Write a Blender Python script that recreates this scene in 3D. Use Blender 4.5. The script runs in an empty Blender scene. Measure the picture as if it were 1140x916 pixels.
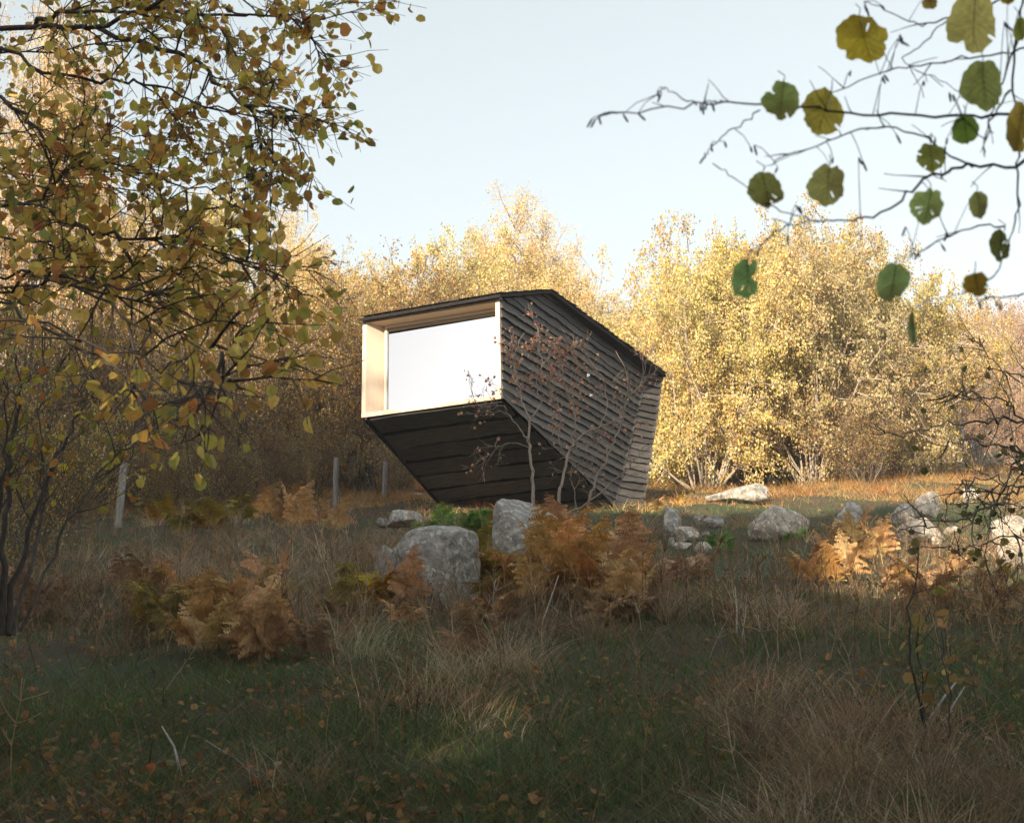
import bpy, math, random
import numpy as np
from mathutils import Vector, Matrix

# ------------------------------------------------------------------ camera, sky, sun, exposure
scene = bpy.context.scene
COL = scene.collection
F_PX, CX, CY = 1583.0, 570.0, 458.0            # focal length and centre in photo pixels (1140 wide)
PITCH, ROLL = math.radians(18.0), math.radians(-1.16)
EYE = np.array([0.0, 0.0, 1.6])
cam_data = bpy.data.cameras.new('camera')
cam_data.sensor_width = 36.0
cam_data.lens = F_PX * 36.0 / 1140.0
cam_data.clip_start, cam_data.clip_end = 0.05, 3000
cam_data.dof.use_dof = True
cam_data.dof.focus_distance = 20.0
cam_data.dof.aperture_fstop = 9.0
cam = bpy.data.objects.new('camera', cam_data)
COL.objects.link(cam)
cam.matrix_world = (Matrix.Translation(EYE.tolist()) @ Matrix.Rotation(math.pi / 2 + PITCH, 4, 'X')
                    @ Matrix.Rotation(ROLL, 4, 'Z'))
scene.camera = cam
ROT = np.array(cam.matrix_world.to_3x3())

SUN_EL, SUN_AZ = math.radians(17.0), math.radians(24.0)   # azimuth: to the left of straight behind the camera
SUN_TO = Vector((-math.sin(SUN_AZ) * math.cos(SUN_EL), -math.cos(SUN_AZ) * math.cos(SUN_EL), math.sin(SUN_EL)))
world = bpy.data.worlds.new('World')
scene.world = world
world.use_nodes = True
wn, wl = world.node_tree.nodes, world.node_tree.links
sky = wn.new('ShaderNodeTexSky')
sky.sky_type = 'NISHITA'
sky.sun_disc = False
sky.sun_elevation = SUN_EL
sky.sun_rotation = math.pi + SUN_AZ
sky.altitude = 800
sky.air_density = 1.0
sky.dust_density = 3.0
sky.ozone_density = 1.0
hsv = wn.new('ShaderNodeHueSaturation')
hsv.inputs['Hue'].default_value = 0.455
hsv.inputs['Saturation'].default_value = 0.42
wl.new(sky.outputs[0], hsv.inputs['Color'])
gam = wn.new('ShaderNodeGamma')
gam.inputs['Gamma'].default_value = 0.62
wl.new(hsv.outputs[0], gam.inputs['Color'])
wl.new(gam.outputs[0], wn['Background'].inputs[0])
wn['Background'].inputs[1].default_value = 0.15
sun_data = bpy.data.lights.new('sun', 'SUN')
sun_data.energy = 4.1
sun_data.angle = math.radians(0.6)
sun_data.color = (1.0, 0.82, 0.60)
sun = bpy.data.objects.new('sun', sun_data)
COL.objects.link(sun)
sun.rotation_euler = SUN_TO.to_track_quat('Z', 'Y').to_euler()
sun.location = (0, 0, 60)

scene.view_settings.view_transform = 'Standard'
scene.view_settings.look = 'None'
scene.view_settings.gamma = 1.0
scene.view_settings.use_curve_mapping = False
scene.view_settings.exposure = 1.70
scene.render.engine = 'CYCLES'
scene.cycles.max_bounces = 7
scene.cycles.diffuse_bounces = 4
scene.cycles.glossy_bounces = 3
scene.cycles.transmission_bounces = 4
scene.cycles.sample_clamp_indirect = 6.0
scene.cycles.use_denoising = True
scene.cycles.denoiser = 'OPENIMAGEDENOISE'
scene.cycles.denoising_prefilter = 'ACCURATE'
scene.cycles.denoising_input_passes = 'RGB_ALBEDO_NORMAL'

rng = np.random.default_rng(11)
random.seed(11)


# ------------------------------------------------------------------ pixel <-> world helpers
def ray(px, py):
    return ROT @ np.array([(px - CX) / F_PX, -(py - CY) / F_PX, -1.0])


def at(px, py, y):
    """The point at distance y ahead of the camera on the line through a photo pixel."""
    d = ray(px, py)
    return EYE + d * (y / d[1])


def on_plane(px, py, p0, n):
    d = ray(px, py)
    return EYE + d * (np.dot(p0 - EYE, n) / np.dot(d, n))


SLOPE = 0.3135


def ground_z(x, y):
    x = np.asarray(x, float)
    y = np.asarray(y, float)
    z = np.where(y > 70, SLOPE * 70 + (y - 70) * 0.24, SLOPE * y)
    z = np.where(y < -30, -SLOPE * 30 + (y + 30) * 0.05, z)
    z = z + 0.07 * np.sin(0.83 * x + 0.5) * np.sin(0.61 * y + 1.0) + 0.035 * np.sin(1.9 * x + 1.1 * y) \
        + 0.02 * np.sin(3.7 * x - 2.3 * y + 2.0)
    return z


def on_ground(px, py):
    d = ray(px, py)
    a, b = 2.0, 140.0
    for _ in range(50):
        m = 0.5 * (a + b)
        p = EYE + d * (m / d[1])
        if p[2] > ground_z(p[0], p[1]):
            a = m
        else:
            b = m
    p = EYE + d * (a / d[1])
    p[2] = float(ground_z(p[0], p[1]))
    return p


# ------------------------------------------------------------------ mesh helpers
class MB:
    """Collects vertices and faces in numpy arrays and links them as ONE mesh object."""

    def __init__(self):
        self.v, self.n, self.loops, self.tot, self.tint, self.mat, self.smooth = [], 0, [], [], [], [], []

    def add(self, V, F, tint=(1, 1, 1), mat=0, smooth=False):
        V = np.asarray(V, float).reshape(-1, 3)
        F = np.asarray(F, int)
        if len(F) == 0:
            return
        self.v.append(V)
        self.loops.append((F + self.n).ravel())
        self.tot.append(np.full(len(F), F.shape[1]))
        t = np.asarray(tint, float)
        self.tint.append(np.broadcast_to(t, (len(F), 3)))
        self.mat.append(np.full(len(F), mat))
        self.smooth.append(np.full(len(F), smooth))
        self.n += len(V)

    def box(self, lo, hi, tint=(1, 1, 1), mat=0):
        x0, y0, z0 = lo
        x1, y1, z1 = hi
        V = [(x0, y0, z0), (x1, y0, z0), (x1, y1, z0), (x0, y1, z0), (x0, y0, z1), (x1, y0, z1), (x1, y1, z1), (x0, y1, z1)]
        self.add(V, [(0, 3, 2, 1), (4, 5, 6, 7), (0, 1, 5, 4), (1, 2, 6, 5), (2, 3, 7, 6), (3, 0, 4, 7)], tint, mat)

    def slab(self, quad, off, tint=(1, 1, 1)):
        """A quad of 3-D points thickened by the vector off."""
        q = np.asarray(quad, float)
        n = len(q)
        V = np.vstack([q, q + np.asarray(off)])
        self.add(V, [tuple(range(n))[::-1]], tint)
        self.add(V, [tuple(range(n, 2 * n))], tint)
        self.add(V, [(i, (i + 1) % n, n + (i + 1) % n, n + i) for i in range(n)], tint)

    def mesh(self, name, mats):
        me = bpy.data.meshes.new(name)
        if not self.v:
            return me
        V = np.vstack(self.v)
        L = np.concatenate(self.loops)
        T = np.concatenate(self.tot)
        me.vertices.add(len(V))
        me.vertices.foreach_set('co', V.astype(np.float32).ravel())
        me.loops.add(len(L))
        me.loops.foreach_set('vertex_index', L.astype(np.int32))
        me.polygons.add(len(T))
        me.polygons.foreach_set('loop_start', np.concatenate([[0], np.cumsum(T)[:-1]]).astype(np.int32))
        me.polygons.foreach_set('material_index', np.concatenate(self.mat).astype(np.int32))
        me.polygons.foreach_set('use_smooth', np.concatenate(self.smooth))
        at_ = me.attributes.new('tint', 'FLOAT_COLOR', 'FACE')
        C4 = np.ones((len(T), 4), np.float32)
        C4[:, :3] = np.vstack(self.tint)
        at_.data.foreach_set('color', C4.ravel())
        me.update(calc_edges=True)
        for m in mats if isinstance(mats, (list, tuple)) else [mats]:
            me.materials.append(m)
        return me

    def build(self, name, mats, parent=None, matrix=None):
        o = bpy.data.objects.new(name, self.mesh(name, mats))
        COL.objects.link(o)
        if parent is not None:
            o.parent = parent
        if matrix is not None:
            o.matrix_basis = matrix
        return o


def tag(o, label=None, cat=None, group=None, kind=None):
    for k, v in (('label', label), ('category', cat), ('group', group), ('kind', kind)):
        if v:
            o[k] = v
    return o


def empty(name, loc, label, cat, group=None):
    o = bpy.data.objects.new(name, None)
    o.empty_display_size = 0.2
    COL.objects.link(o)
    o.location = [float(c) for c in loc]
    return tag(o, label, cat, group)


def copy_tree(root, loc, scale, rz, label, group=None):
    r = root.copy()
    COL.objects.link(r)
    r.location = [float(c) for c in loc]
    r.scale = scale
    r.rotation_euler = (0, 0, rz)
    for k in ('label', 'group'):
        if k in r:
            del r[k]
    tag(r, label, None, group)
    for ch in root.children:
        c = ch.copy()
        COL.objects.link(c)
        c.parent = r
        for g in ch.children:
            d = g.copy()
            COL.objects.link(d)
            d.parent = c
    return r


class Tubes:
    """Polylines with radii, turned into tapering tubes in batches."""

    def __init__(self):
        self.d = {}

    def add(self, pts, rad, tint=(1, 1, 1)):
        self.d.setdefault(len(pts), []).append((pts, rad, tint))

    def into(self, mb, k=5, mat=0, origin=(0, 0, 0), thin_k=3, thin=0.006):
        for P, lst in self.d.items():
            for kk, sel in ((k, [q for q in lst if q[1][0] > thin]), (thin_k, [q for q in lst if q[1][0] <= thin])):
                if not sel:
                    continue
                A = np.array([q[0] for q in sel], float) - np.asarray(origin)
                R = np.array([q[1] for q in sel], float)
                T = np.array([q[2] for q in sel], float)
                N = len(A)
                t = np.gradient(A, axis=1)
                t /= np.linalg.norm(t, axis=2, keepdims=True) + 1e-9
                mean = A[:, -1] - A[:, 0]
                ref = np.where((np.abs(mean[:, 2]) > 0.8 * np.linalg.norm(mean, axis=1))[:, None], [1.0, 0.1, 0], [0.1, 0, 1.0])
                a = np.cross(t, ref[:, None, :])
                a /= np.linalg.norm(a, axis=2, keepdims=True) + 1e-9
                b = np.cross(t, a)
                ang = np.arange(kk) * 2 * math.pi / kk
                ring = A[:, :, None, :] + R[:, :, None, None] * (np.cos(ang)[None, None, :, None] * a[:, :, None, :]
                                                               + np.sin(ang)[None, None, :, None] * b[:, :, None, :])
                V = ring.reshape(-1, 3)
                base = (np.arange(N)[:, None, None] * P + np.arange(P - 1)[None, :, None]) * kk
                j = np.arange(kk)[None, None, :]
                j2 = (j + 1) % kk
                F = np.stack([base + j, base + j2, base + kk + j2, base + kk + j], -1).reshape(-1, 4)
                mb.add(V, F, np.repeat(T, (P - 1) * kk, axis=0), mat, True)


def leaf_template(kind):
    if kind == 'kite':
        V = [(0, 0, 0), (.46, .5, .08), (0, 1, 0), (-.46, .5, .08)]
        return np.array(V, float), [np.array([(0, 1, 2, 3)])]
    if kind == 'fold':
        V = [(0, 0, 0), (.42, .35, .1), (.36, .75, .1), (0, 1, -.03), (-.36, .75, .1), (-.42, .35, .1)]
        return np.array(V, float), [np.array([(0, 1, 2, 3), (0, 3, 4, 5)])]
    # broad rounded leaf, two folded halves with a toothed outline
    right = [(.24, .02, .05), (.40, .16, .10), (.47, .34, .12), (.43, .50, .11), (.46, .60, .12), (.34, .78, .08), (.18, .90, .04)]
    V = [(0, .05, 0)] + right + [(0, 1.04, -.07)] + [(-x * .97, y * .98 + .01, z) for x, y, z in right[::-1]]
    n = len(right)
    return np.array(V, float), [np.array([[0] + list(range(1, n + 1)) + [n + 1], [0, n + 1] + list(range(n + 2, 2 * n + 2))])]


def unit(a):
    return a / (np.linalg.norm(a, axis=-1, keepdims=True) + 1e-9)


def add_leaves(mb, pos, axis, size, tint, kind='kite', flat=0.0, mat=0, r=None):
    """Leaves at pos (N,3), pointing along axis (N,3); flat>0 turns their faces towards the sky."""
    r = r or rng
    N = len(pos)
    V0, Fs = leaf_template(kind)
    y = unit(axis)
    nrm = r.normal(size=(N, 3)) + np.array([0, 0, flat])
    x = unit(np.cross(y, nrm))
    z = np.cross(x, y)
    s = np.asarray(size)[:, None, None]
    wob = 1 + r.normal(size=(N, 1, 1)) * 0.12
    V = pos[:, None, :] + s * (V0[None, :, 0:1] * wob * x[:, None, :] + V0[None, :, 1:2] * y[:, None, :]
                               + V0[None, :, 2:3] * (1 + r.normal(size=(N, 1, 1)) * .9) * z[:, None, :])
    nv = len(V0)
    for F in Fs:
        FF = (np.arange(N)[:, None, None] * nv + F[None]).reshape(-1, F.shape[1])
        mb.add(V.reshape(-1, 3), FF, np.repeat(tint, len(F), axis=0), mat)


def pick(cols, w, n, jit=0.18, r=None):
    r = r or rng
    c = np.array(cols)[r.choice(len(cols), n, p=np.array(w) / sum(w))]
    return np.clip(c * (1 + r.normal(size=(n, 1)) * jit) * (1 + r.normal(size=(n, 3)) * 0.06), 0.005, 0.9)


# ------------------------------------------------------------------ materials
def new_mat(name):
    m = bpy.data.materials.new(name)
    m.use_nodes = True
    nt = m.node_tree
    return m, nt, nt.nodes, nt.links, nt.nodes['Principled BSDF']


def leaf_mat(name, trans=0.4, rough=0.55, spec=0.25):
    m, nt, n, l, p = new_mat(name)
    a = n.new('ShaderNodeAttribute')
    a.attribute_name = 'tint'
    p.inputs['Roughness'].default_value = rough
    p.inputs['Specular IOR Level'].default_value = spec
    tc = n.new('ShaderNodeTexCoord')
    no = n.new('ShaderNodeTexNoise')
    no.inputs['Scale'].default_value = 60
    l.new(tc.outputs['Object'], no.inputs['Vector'])
    mr = n.new('ShaderNodeMapRange')
    mr.inputs['To Min'].default_value = 0.75
    mr.inputs['To Max'].default_value = 1.25
    l.new(no.outputs['Fac'], mr.inputs['Value'])
    mul = n.new('ShaderNodeVectorMath')
    mul.operation = 'SCALE'
    l.new(a.outputs['Color'], mul.inputs[0])
    l.new(mr.outputs[0], mul.inputs['Scale'])
    oi = n.new('ShaderNodeObjectInfo')
    hs = n.new('ShaderNodeHueSaturation')
    for sock, lo_, hi_ in (('Hue', .488, .508), ('Value', .78, 1.12), ('Saturation', .85, 1.1)):
        q = n.new('ShaderNodeMapRange')
        q.inputs['To Min'].default_value, q.inputs['To Max'].default_value = lo_, hi_
        fr_ = n.new('ShaderNodeMath')
        fr_.operation = 'MULTIPLY_ADD'
        fr_.inputs[1].default_value = {'Hue': 1.0, 'Value': 7.31, 'Saturation': 13.7}[sock]
        fr_.inputs[2].default_value = 0.0
        f2 = n.new('ShaderNodeMath')
        f2.operation = 'FRACT'
        l.new(oi.outputs['Random'], fr_.inputs[0])
        l.new(fr_.outputs[0], f2.inputs[0])
        l.new(f2.outputs[0], q.inputs['Value'])
        l.new(q.outputs[0], hs.inputs[sock])
    l.new(mul.outputs[0], hs.inputs['Color'])
    mul = hs
    l.new(mul.outputs[0], p.inputs['Base Color'])
    t = n.new('ShaderNodeBsdfTranslucent')
    l.new(mul.outputs[0], t.inputs['Color'])
    mx = n.new('ShaderNodeMixShader')
    mx.inputs[0].default_value = trans
    l.new(p.outputs[0], mx.inputs[1])
    l.new(t.outputs[0], mx.inputs[2])
    l.new(mx.outputs[0], n['Material Output'].inputs[0])
    return m


def noise_mat(name, stops, scale=(1, 1, 1), noise=5.0, detail=8.0, rough=0.8, bump=0.2, tint=False, coord='Object', spec=0.3, dist=0.02,
              speck=None, distort=0.0):
    """Colour ramp over stretched noise, bump from the same noise, optional per-face tint and specks."""
    m, nt, n, l, p = new_mat(name)
    tc = n.new('ShaderNodeTexCoord')
    mp = n.new('ShaderNodeMapping')
    mp.inputs['Scale'].default_value = scale
    l.new(tc.outputs[coord], mp.inputs[0])
    no = n.new('ShaderNodeTexNoise')
    no.inputs['Scale'].default_value = noise
    no.inputs['Detail'].default_value = detail
    no.inputs['Roughness'].default_value = 0.65
    no.inputs['Distortion'].default_value = distort
    l.new(mp.outputs[0], no.inputs['Vector'])
    cr = n.new('ShaderNodeValToRGB')
    els = cr.color_ramp.elements
    while len(els) < len(stops):
        els.new(0.5)
    for e, (pos, c) in zip(els, stops):
        e.position = pos
        e.color = (*c, 1)
    l.new(no.outputs['Fac'], cr.inputs[0])
    col = cr.outputs[0]
    if speck:
        n2 = n.new('ShaderNodeTexNoise')
        n2.inputs['Scale'].default_value = speck[0]
        n2.inputs['Detail'].default_value = 5
        l.new(tc.outputs[coord], n2.inputs['Vector'])
        r2 = n.new('ShaderNodeValToRGB')
        r2.color_ramp.elements[0].position = speck[1]
        r2.color_ramp.elements[1].position = speck[1] + speck[2]
        l.new(n2.outputs['Fac'], r2.inputs[0])
        mx = n.new('ShaderNodeMix')
        mx.data_type = 'RGBA'
        l.new(r2.outputs[0], mx.inputs['Factor'])
        l.new(col, mx.inputs['A'])
        mx.inputs['B'].default_value = (*speck[3], 1)
        col = mx.outputs['Result']
    if tint:
        a = n.new('ShaderNodeAttribute')
        a.attribute_name = 'tint'
        mu = n.new('ShaderNodeVectorMath')
        mu.operation = 'MULTIPLY'
        l.new(col, mu.inputs[0])
        l.new(a.outputs['Color'], mu.inputs[1])
        col = mu.outputs[0]
    l.new(col, p.inputs['Base Color'])
    p.inputs['Roughness'].default_value = rough
    p.inputs['Specular IOR Level'].default_value = spec
    b = n.new('ShaderNodeBump')
    b.inputs['Strength'].default_value = bump
    b.inputs['Distance'].default_value = dist
    l.new(no.outputs['Fac'], b.inputs['Height'])
    l.new(b.outputs[0], p.inputs['Normal'])
    return m


M_LEAF = leaf_mat('leaf', 0.42)
M_NEARLEAF = leaf_mat('near_leaf', 0.66, 0.5, 0.35)
M_GRASS = leaf_mat('grass_blade', 0.3, 0.7, 0.15)
M_BARK = noise_mat('bark', [(.3, (.07, .055, .042)), (.7, (.17, .14, .115))], (1, 1, .25), 40, 6, .9, .5, True)
M_BARK_DARK = noise_mat('dark_bark', [(.3, (.030, .025, .022)), (.7, (.10, .085, .075))], (1, 1, .3), 50, 6, .85, .5, True)
M_BARK_PALE = noise_mat('pale_bark', [(.3, (.20, .165, .13)), (.7, (.42, .36, .30))], (1, 1, .3), 30, 6, .85, .4, True)
M_BOARD = noise_mat('black_stained_board', [(.28, (.021, .019, .018)), (.5, (.051, .047, .044)), (.72, (.108, .099, .093))],
                    (.9, 14, 6), 4, 9, .62, .35, True, spec=.35, speck=(7, .62, .12, (.035, .030, .027)))
M_ROOF = noise_mat('roof_shingle', [(.3, (.010, .0095, .0095)), (.7, (.030, .028, .027))], (3, 3, 3), 9, 6, .8, .4, True, spec=.08)
M_PINE = noise_mat('pine_board', [(.3, (.50, .38, .265)), (.55, (.58, .465, .345)), (.75, (.44, .32, .21))], (22, 22, .9), 3, 5, .55, .05, True,
                   speck=(9, .72, .05, (.30, .14, .06)), distort=.4)
M_PINE_H = noise_mat('pine_board_lengthwise', [(.3, (.50, .38, .265)), (.55, (.58, .465, .345)), (.75, (.44, .32, .21))], (.9, 22, 22), 3, 5, .55, .05, True,
                     speck=(9, .72, .05, (.30, .14, .06)), distort=.4)
M_ROCK = noise_mat('granite', [(.33, (.14, .132, .118)), (.5, (.29, .275, .25)), (.66, (.45, .43, .385))], (1, 1, 1), 10, 14, .9, 1.0, True,
                   speck=(15, .57, .035, (.46, .465, .41)), dist=.06)
M_POST = noise_mat('weathered_post', [(.3, (.13, .123, .115)), (.7, (.34, .325, .30))], (9, 9, .8), 6, 6, .9, .4, True)
M_STICK = noise_mat('bleached_stick', [(.3, (.30, .28, .25)), (.7, (.52, .50, .46))], (1, 1, 1), 20, 5, .8, .3, True)


def plain_mat(name, c, rough, metal=0.0):
    m, nt, n, l, p = new_mat(name)
    p.inputs['Base Color'].default_value = (*c, 1)
    p.inputs['Roughness'].default_value = rough
    p.inputs['Metallic'].default_value = metal
    no = n.new('ShaderNodeTexNoise')
    no.inputs['Scale'].default_value = 12
    mr = n.new('ShaderNodeMapRange')
    mr.inputs['To Min'].default_value = max(0, rough - .04)
    mr.inputs['To Max'].default_value = rough + .06
    l.new(no.outputs['Fac'], mr.inputs['Value'])
    l.new(mr.outputs[0], p.inputs['Roughness'])
    return m


M_FLASH = plain_mat('grey_flashing', (.32, .34, .36), .45, .6)
M_BEAD = plain_mat('grey_gasket', (.20, .21, .21), .5)
M_FIX = plain_mat('pale_metal', (.16, .19, .23), .6, .0)
M_DARK = plain_mat('dark_lining', (.03, .028, .026), .9)

mg, nt, n, l, p = new_mat('solar_glass')     # mirror-coated pane reflecting the sky
p.inputs['Base Color'].default_value = (.475, .485, .49, 1)
p.inputs['Metallic'].default_value = 1.0
p.inputs['Roughness'].default_value = 0.03
no = n.new('ShaderNodeTexNoise')
no.inputs['Scale'].default_value = 0.9
no.inputs['Detail'].default_value = 2
bp = n.new('ShaderNodeBump')
bp.inputs['Strength'].default_value = 0.02
l.new(no.outputs['Fac'], bp.inputs['Height'])
l.new(bp.outputs[0], p.inputs['Normal'])
M_GLASS = mg


def ground_mat():
    m, nt, n, l, p = new_mat('hillside_soil')
    tc = n.new('ShaderNodeTexCoord')
    fine = n.new('ShaderNodeTexNoise')
    fine.inputs['Scale'].default_value = 14
    fine.inputs['Detail'].default_value = 10
    fine.inputs['Roughness'].default_value = 0.75
    big = n.new('ShaderNodeTexNoise')
    big.inputs['Scale'].default_value = 0.55
    big.inputs['Detail'].default_value = 4
    for q in (fine, big):
        l.new(tc.outputs['Object'], q.inputs['Vector'])
    c1 = n.new('ShaderNodeValToRGB')
    e = c1.color_ramp.elements
    e[0].position, e[0].color = .3, (.030, .024, .016, 1)
    e[1].position, e[1].color = .75, (.13, .085, .045, 1)
    c2 = n.new('ShaderNodeValToRGB')
    e = c2.color_ramp.elements
    e[0].position, e[0].color = .3, (.020, .030, .012, 1)
    e[1].position, e[1].color = .75, (.055, .085, .028, 1)
    for q in (c1, c2):
        l.new(fine.outputs['Fac'], q.inputs[0])
    r = n.new('ShaderNodeValToRGB')
    r.color_ramp.elements[0].position = .42
    r.color_ramp.elements[1].position = .6
    l.new(big.outputs['Fac'], r.inputs[0])
    mx = n.new('ShaderNodeMix')
    mx.data_type = 'RGBA'
    l.new(r.outputs[0], mx.inputs['Factor'])
    l.new(c1.outputs[0], mx.inputs['A'])
    l.new(c2.outputs[0], mx.inputs['B'])
    l.new(mx.outputs['Result'], p.inputs['Base Color'])
    p.inputs['Roughness'].default_value = .95
    b = n.new('ShaderNodeBump')
    b.inputs['Strength'].default_value = .8
    b.inputs['Distance'].default_value = .05
    l.new(fine.outputs['Fac'], b.inputs['Height'])
    l.new(b.outputs[0], p.inputs['Normal'])
    return m


# ------------------------------------------------------------------ the ground
def build_ground():
    def axis(segs):
        return np.unique(np.concatenate([np.arange(a, b, s) for a, b, s in segs] + [[segs[-1][1]]]))
    xs = axis([(-140, -60, 10), (-60, -16, 4), (-16, 16, .2), (16, 60, 4), (60, 140.1, 10)])
    ys = axis([(-90, -40, 10), (-40, 2, 3), (2, 36, .2), (36, 80, 3), (80, 125.1, 5)])
    X, Y = np.meshgrid(xs, ys)
    Z = ground_z(X, Y)
    near = (np.abs(X) < 16) & (Y > 2) & (Y < 36)
    Z = Z + near * 0.012 * (np.sin(9.1 * X + 3 * Y) + np.sin(7.3 * Y - 5 * X))
    V = np.stack([X, Y, Z], -1).reshape(-1, 3)
    nx = len(xs)
    i, j = np.meshgrid(np.arange(len(ys) - 1), np.arange(nx - 1), indexing='ij')
    a = (i * nx + j).ravel()
    mb = MB()
    mb.add(V, np.stack([a, a + 1, a + nx + 1, a + nx], -1), smooth=True)
    tag(mb.build('ground', ground_mat()), kind='structure')


build_ground()

# ------------------------------------------------------------------ thin autumn haze
mh, nt, n, l, p = new_mat('thin_haze')
n.remove(p)
pv = n.new('ShaderNodeVolumePrincipled')
pv.inputs['Color'].default_value = (.94, .94, .95, 1)
pv.inputs['Density'].default_value = 0.0013
pv.inputs['Anisotropy'].default_value = 0.15
l.new(pv.outputs[0], n['Material Output'].inputs['Volume'])
hz_box = MB()
hz_box.box((-141, -91, -15), (141, 126, 40))
tag(hz_box.build('haze', mh), kind='stuff')

# ------------------------------------------------------------------ the cabin
Z3 = np.array([0, 0, 1.0])
YAW, PHI, PHI2 = math.radians(19.9), math.radians(61.5), math.radians(36.0)
CW, CH = 2.524, 1.75
FU = np.array([math.cos(YAW), -math.sin(YAW), 0])        # along the window front, to the right
FN = np.array([-math.sin(YAW), -math.cos(YAW), 0])       # out of the window front
WU = np.array([math.cos(PHI), math.sin(PHI), 0])         # along the right-hand wall, to the back
WN = np.array([math.sin(PHI), -math.cos(PHI), 0])
RB = at(558.2, 444, 22.0)
LB = RB - FU * CW
RT, LT = RB + Z3 * CH, LB + Z3 * CH
B1 = on_plane(683, 564, RB, WN)
RIDGE = on_plane(607, 327.5, RB, WN)
TC = on_plane(721, 405, RB, WN)
UN = unit(np.cross(FU, RB - B1))                          # normal of the undercut
LIN = LB + FU * 0.10
LBOT = on_plane(506, 578, RB, UN)
D2 = np.array([math.cos(PHI2), math.sin(PHI2), 0])
N2 = unit(np.cross(D2, TC - B1))
B2 = on_plane(715, 569, B1, N2)
T2 = on_plane(738, 417, B1, N2)
print('CABIN B1', B1.round(2), 'ground', ground_z(B1[0], B1[1]).round(2), 'B2', B2.round(2), ground_z(B2[0], B2[1]).round(2),
      'LBOT', LBOT.round(2), ground_z(LBOT[0], LBOT[1]).round(2), 'RIDGE', RIDGE.round(2), 'TC', TC.round(2), 'T2', T2.round(2), 'RB', RB.round(2))

cabin_base = 0.25 * (B1 + B2 + LBOT + (LBOT + (B2 - B1)))
cabin_base[2] = float(ground_z(cabin_base[0], cabin_base[1]))
cabin = empty('cabin', cabin_base, 'small black timber cabin with undercut front and large pine framed window', 'cabin')


def frame_matrix(o, u, v, nn):
    M = Matrix.Identity(4)
    for i, a in enumerate((u, v, nn)):
        for k in range(3):
            M[k][i] = a[k]
    for k in range(3):
        M[k][3] = o[k] - cabin_base[k]
    return M


def to2d(pts, o, u, v):
    return np.array([[np.dot(q - o, u), np.dot(q - o, v)] for q in pts])


def span(poly, u):
    hits = []
    for a, b in zip(poly, np.roll(poly, -1, axis=0)):
        if abs(b[0] - a[0]) < 1e-9:
            continue
        t = (u - a[0]) / (b[0] - a[0])
        if -1e-6 <= t <= 1 + 1e-6:
            hits.append(a[1] + t * (b[1] - a[1]))
    return (min(hits), max(hits)) if len(hits) >= 2 else (0, 0)


def clad(name, pts, o, u, v, nn, row, phase, seed, thick=.042, wav=.012, painted_light=1.0, lip_shade=.35, gap=0.0):
    """Waney-edged lapped boards over a planar polygon, on a backing panel."""
    r = np.random.default_rng(seed)
    poly = to2d(pts, o, u, v)
    mb = MB()
    back = np.c_[poly, np.full(len(poly), -.004)]
    mb.add(back, [tuple(range(len(poly)))], (.4, .4, .4) if not gap else (.08, .08, .08))  # with open joints the backing is darkened to paint in their shade
    us = np.linspace(poly[:, 0].min() + 1e-4, poly[:, 0].max() - 1e-4, max(8, int(np.ptp(poly[:, 0]) / .045)))
    sp = np.array([span(poly, q) for q in us])
    v0 = poly[:, 1].min() - phase
    k = 0
    while v0 + k * row < poly[:, 1].max():
        rb_ = v0 + k * row + r.normal() * .008
        ph = r.uniform(0, 6.28, 4)
        amp = r.uniform(.5, 1.4) * wav
        w = amp * (np.sin(us * 2.1 + ph[0]) + .7 * np.sin(us * 5.3 + ph[1]) + .4 * np.sin(us * 13 + ph[2]) + .25 * np.sin(us * 31 + ph[3]))
        w += r.normal(size=len(us)) * .0015
        vb = np.maximum(rb_ + w, sp[:, 0])
        vt = np.minimum(rb_ + row * 1.12, sp[:, 1])
        if gap:
            w2 = w * .6 + amp * .5 * np.sin(us * 3.7 + ph[1])
            vt = np.minimum(rb_ + row - gap + w2, sp[:, 1])
        th = thick * r.uniform(.75, 1.25)
        ok = vt - vb > .004
        tone = r.uniform(.65, 1.4) * painted_light * np.array([1, r.uniform(.97, 1.03), r.uniform(.94, 1.06)])
        joint = r.integers(0, len(us)) if len(us) > 60 and r.random() < .5 else -1
        tone2 = tone * r.uniform(.75, 1.25)
        for i in range(len(us) - 1):
            if ok[i] and ok[i + 1]:
                tcol = tone2 if 0 <= joint <= i else tone
                fr = np.clip((vt[[i, i + 1]] - vb[[i, i + 1]]) / (row * 1.12), 0, 1)
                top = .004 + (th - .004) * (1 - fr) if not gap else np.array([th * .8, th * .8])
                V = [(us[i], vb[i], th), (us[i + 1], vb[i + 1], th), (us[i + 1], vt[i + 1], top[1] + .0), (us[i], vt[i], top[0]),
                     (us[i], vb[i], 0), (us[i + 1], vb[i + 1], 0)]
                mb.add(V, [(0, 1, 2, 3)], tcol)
                mb.add(V, [(4, 5, 1, 0)], tcol * lip_shade)  # lip faces coloured darker to paint the shadow line between boards
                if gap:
                    mb.add([V[3], V[2], (us[i + 1], vt[i + 1], 0), (us[i], vt[i], 0)], [(0, 1, 2, 3)], tcol * lip_shade)
        idx = np.nonzero(ok)[0]
        for i, flip in ((idx[0], 0), (idx[-1], 1)) if len(idx) else ():
            V = [(us[i], vb[i], 0), (us[i], vb[i], th), (us[i], vt[i], .004), (us[i], vt[i], 0)]
            mb.add(V, [(0, 1, 2, 3) if not flip else (3, 2, 1, 0)], tone)
        k += 1
    return mb.build(name, M_BOARD, cabin, frame_matrix(o, u, v, nn))


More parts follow.
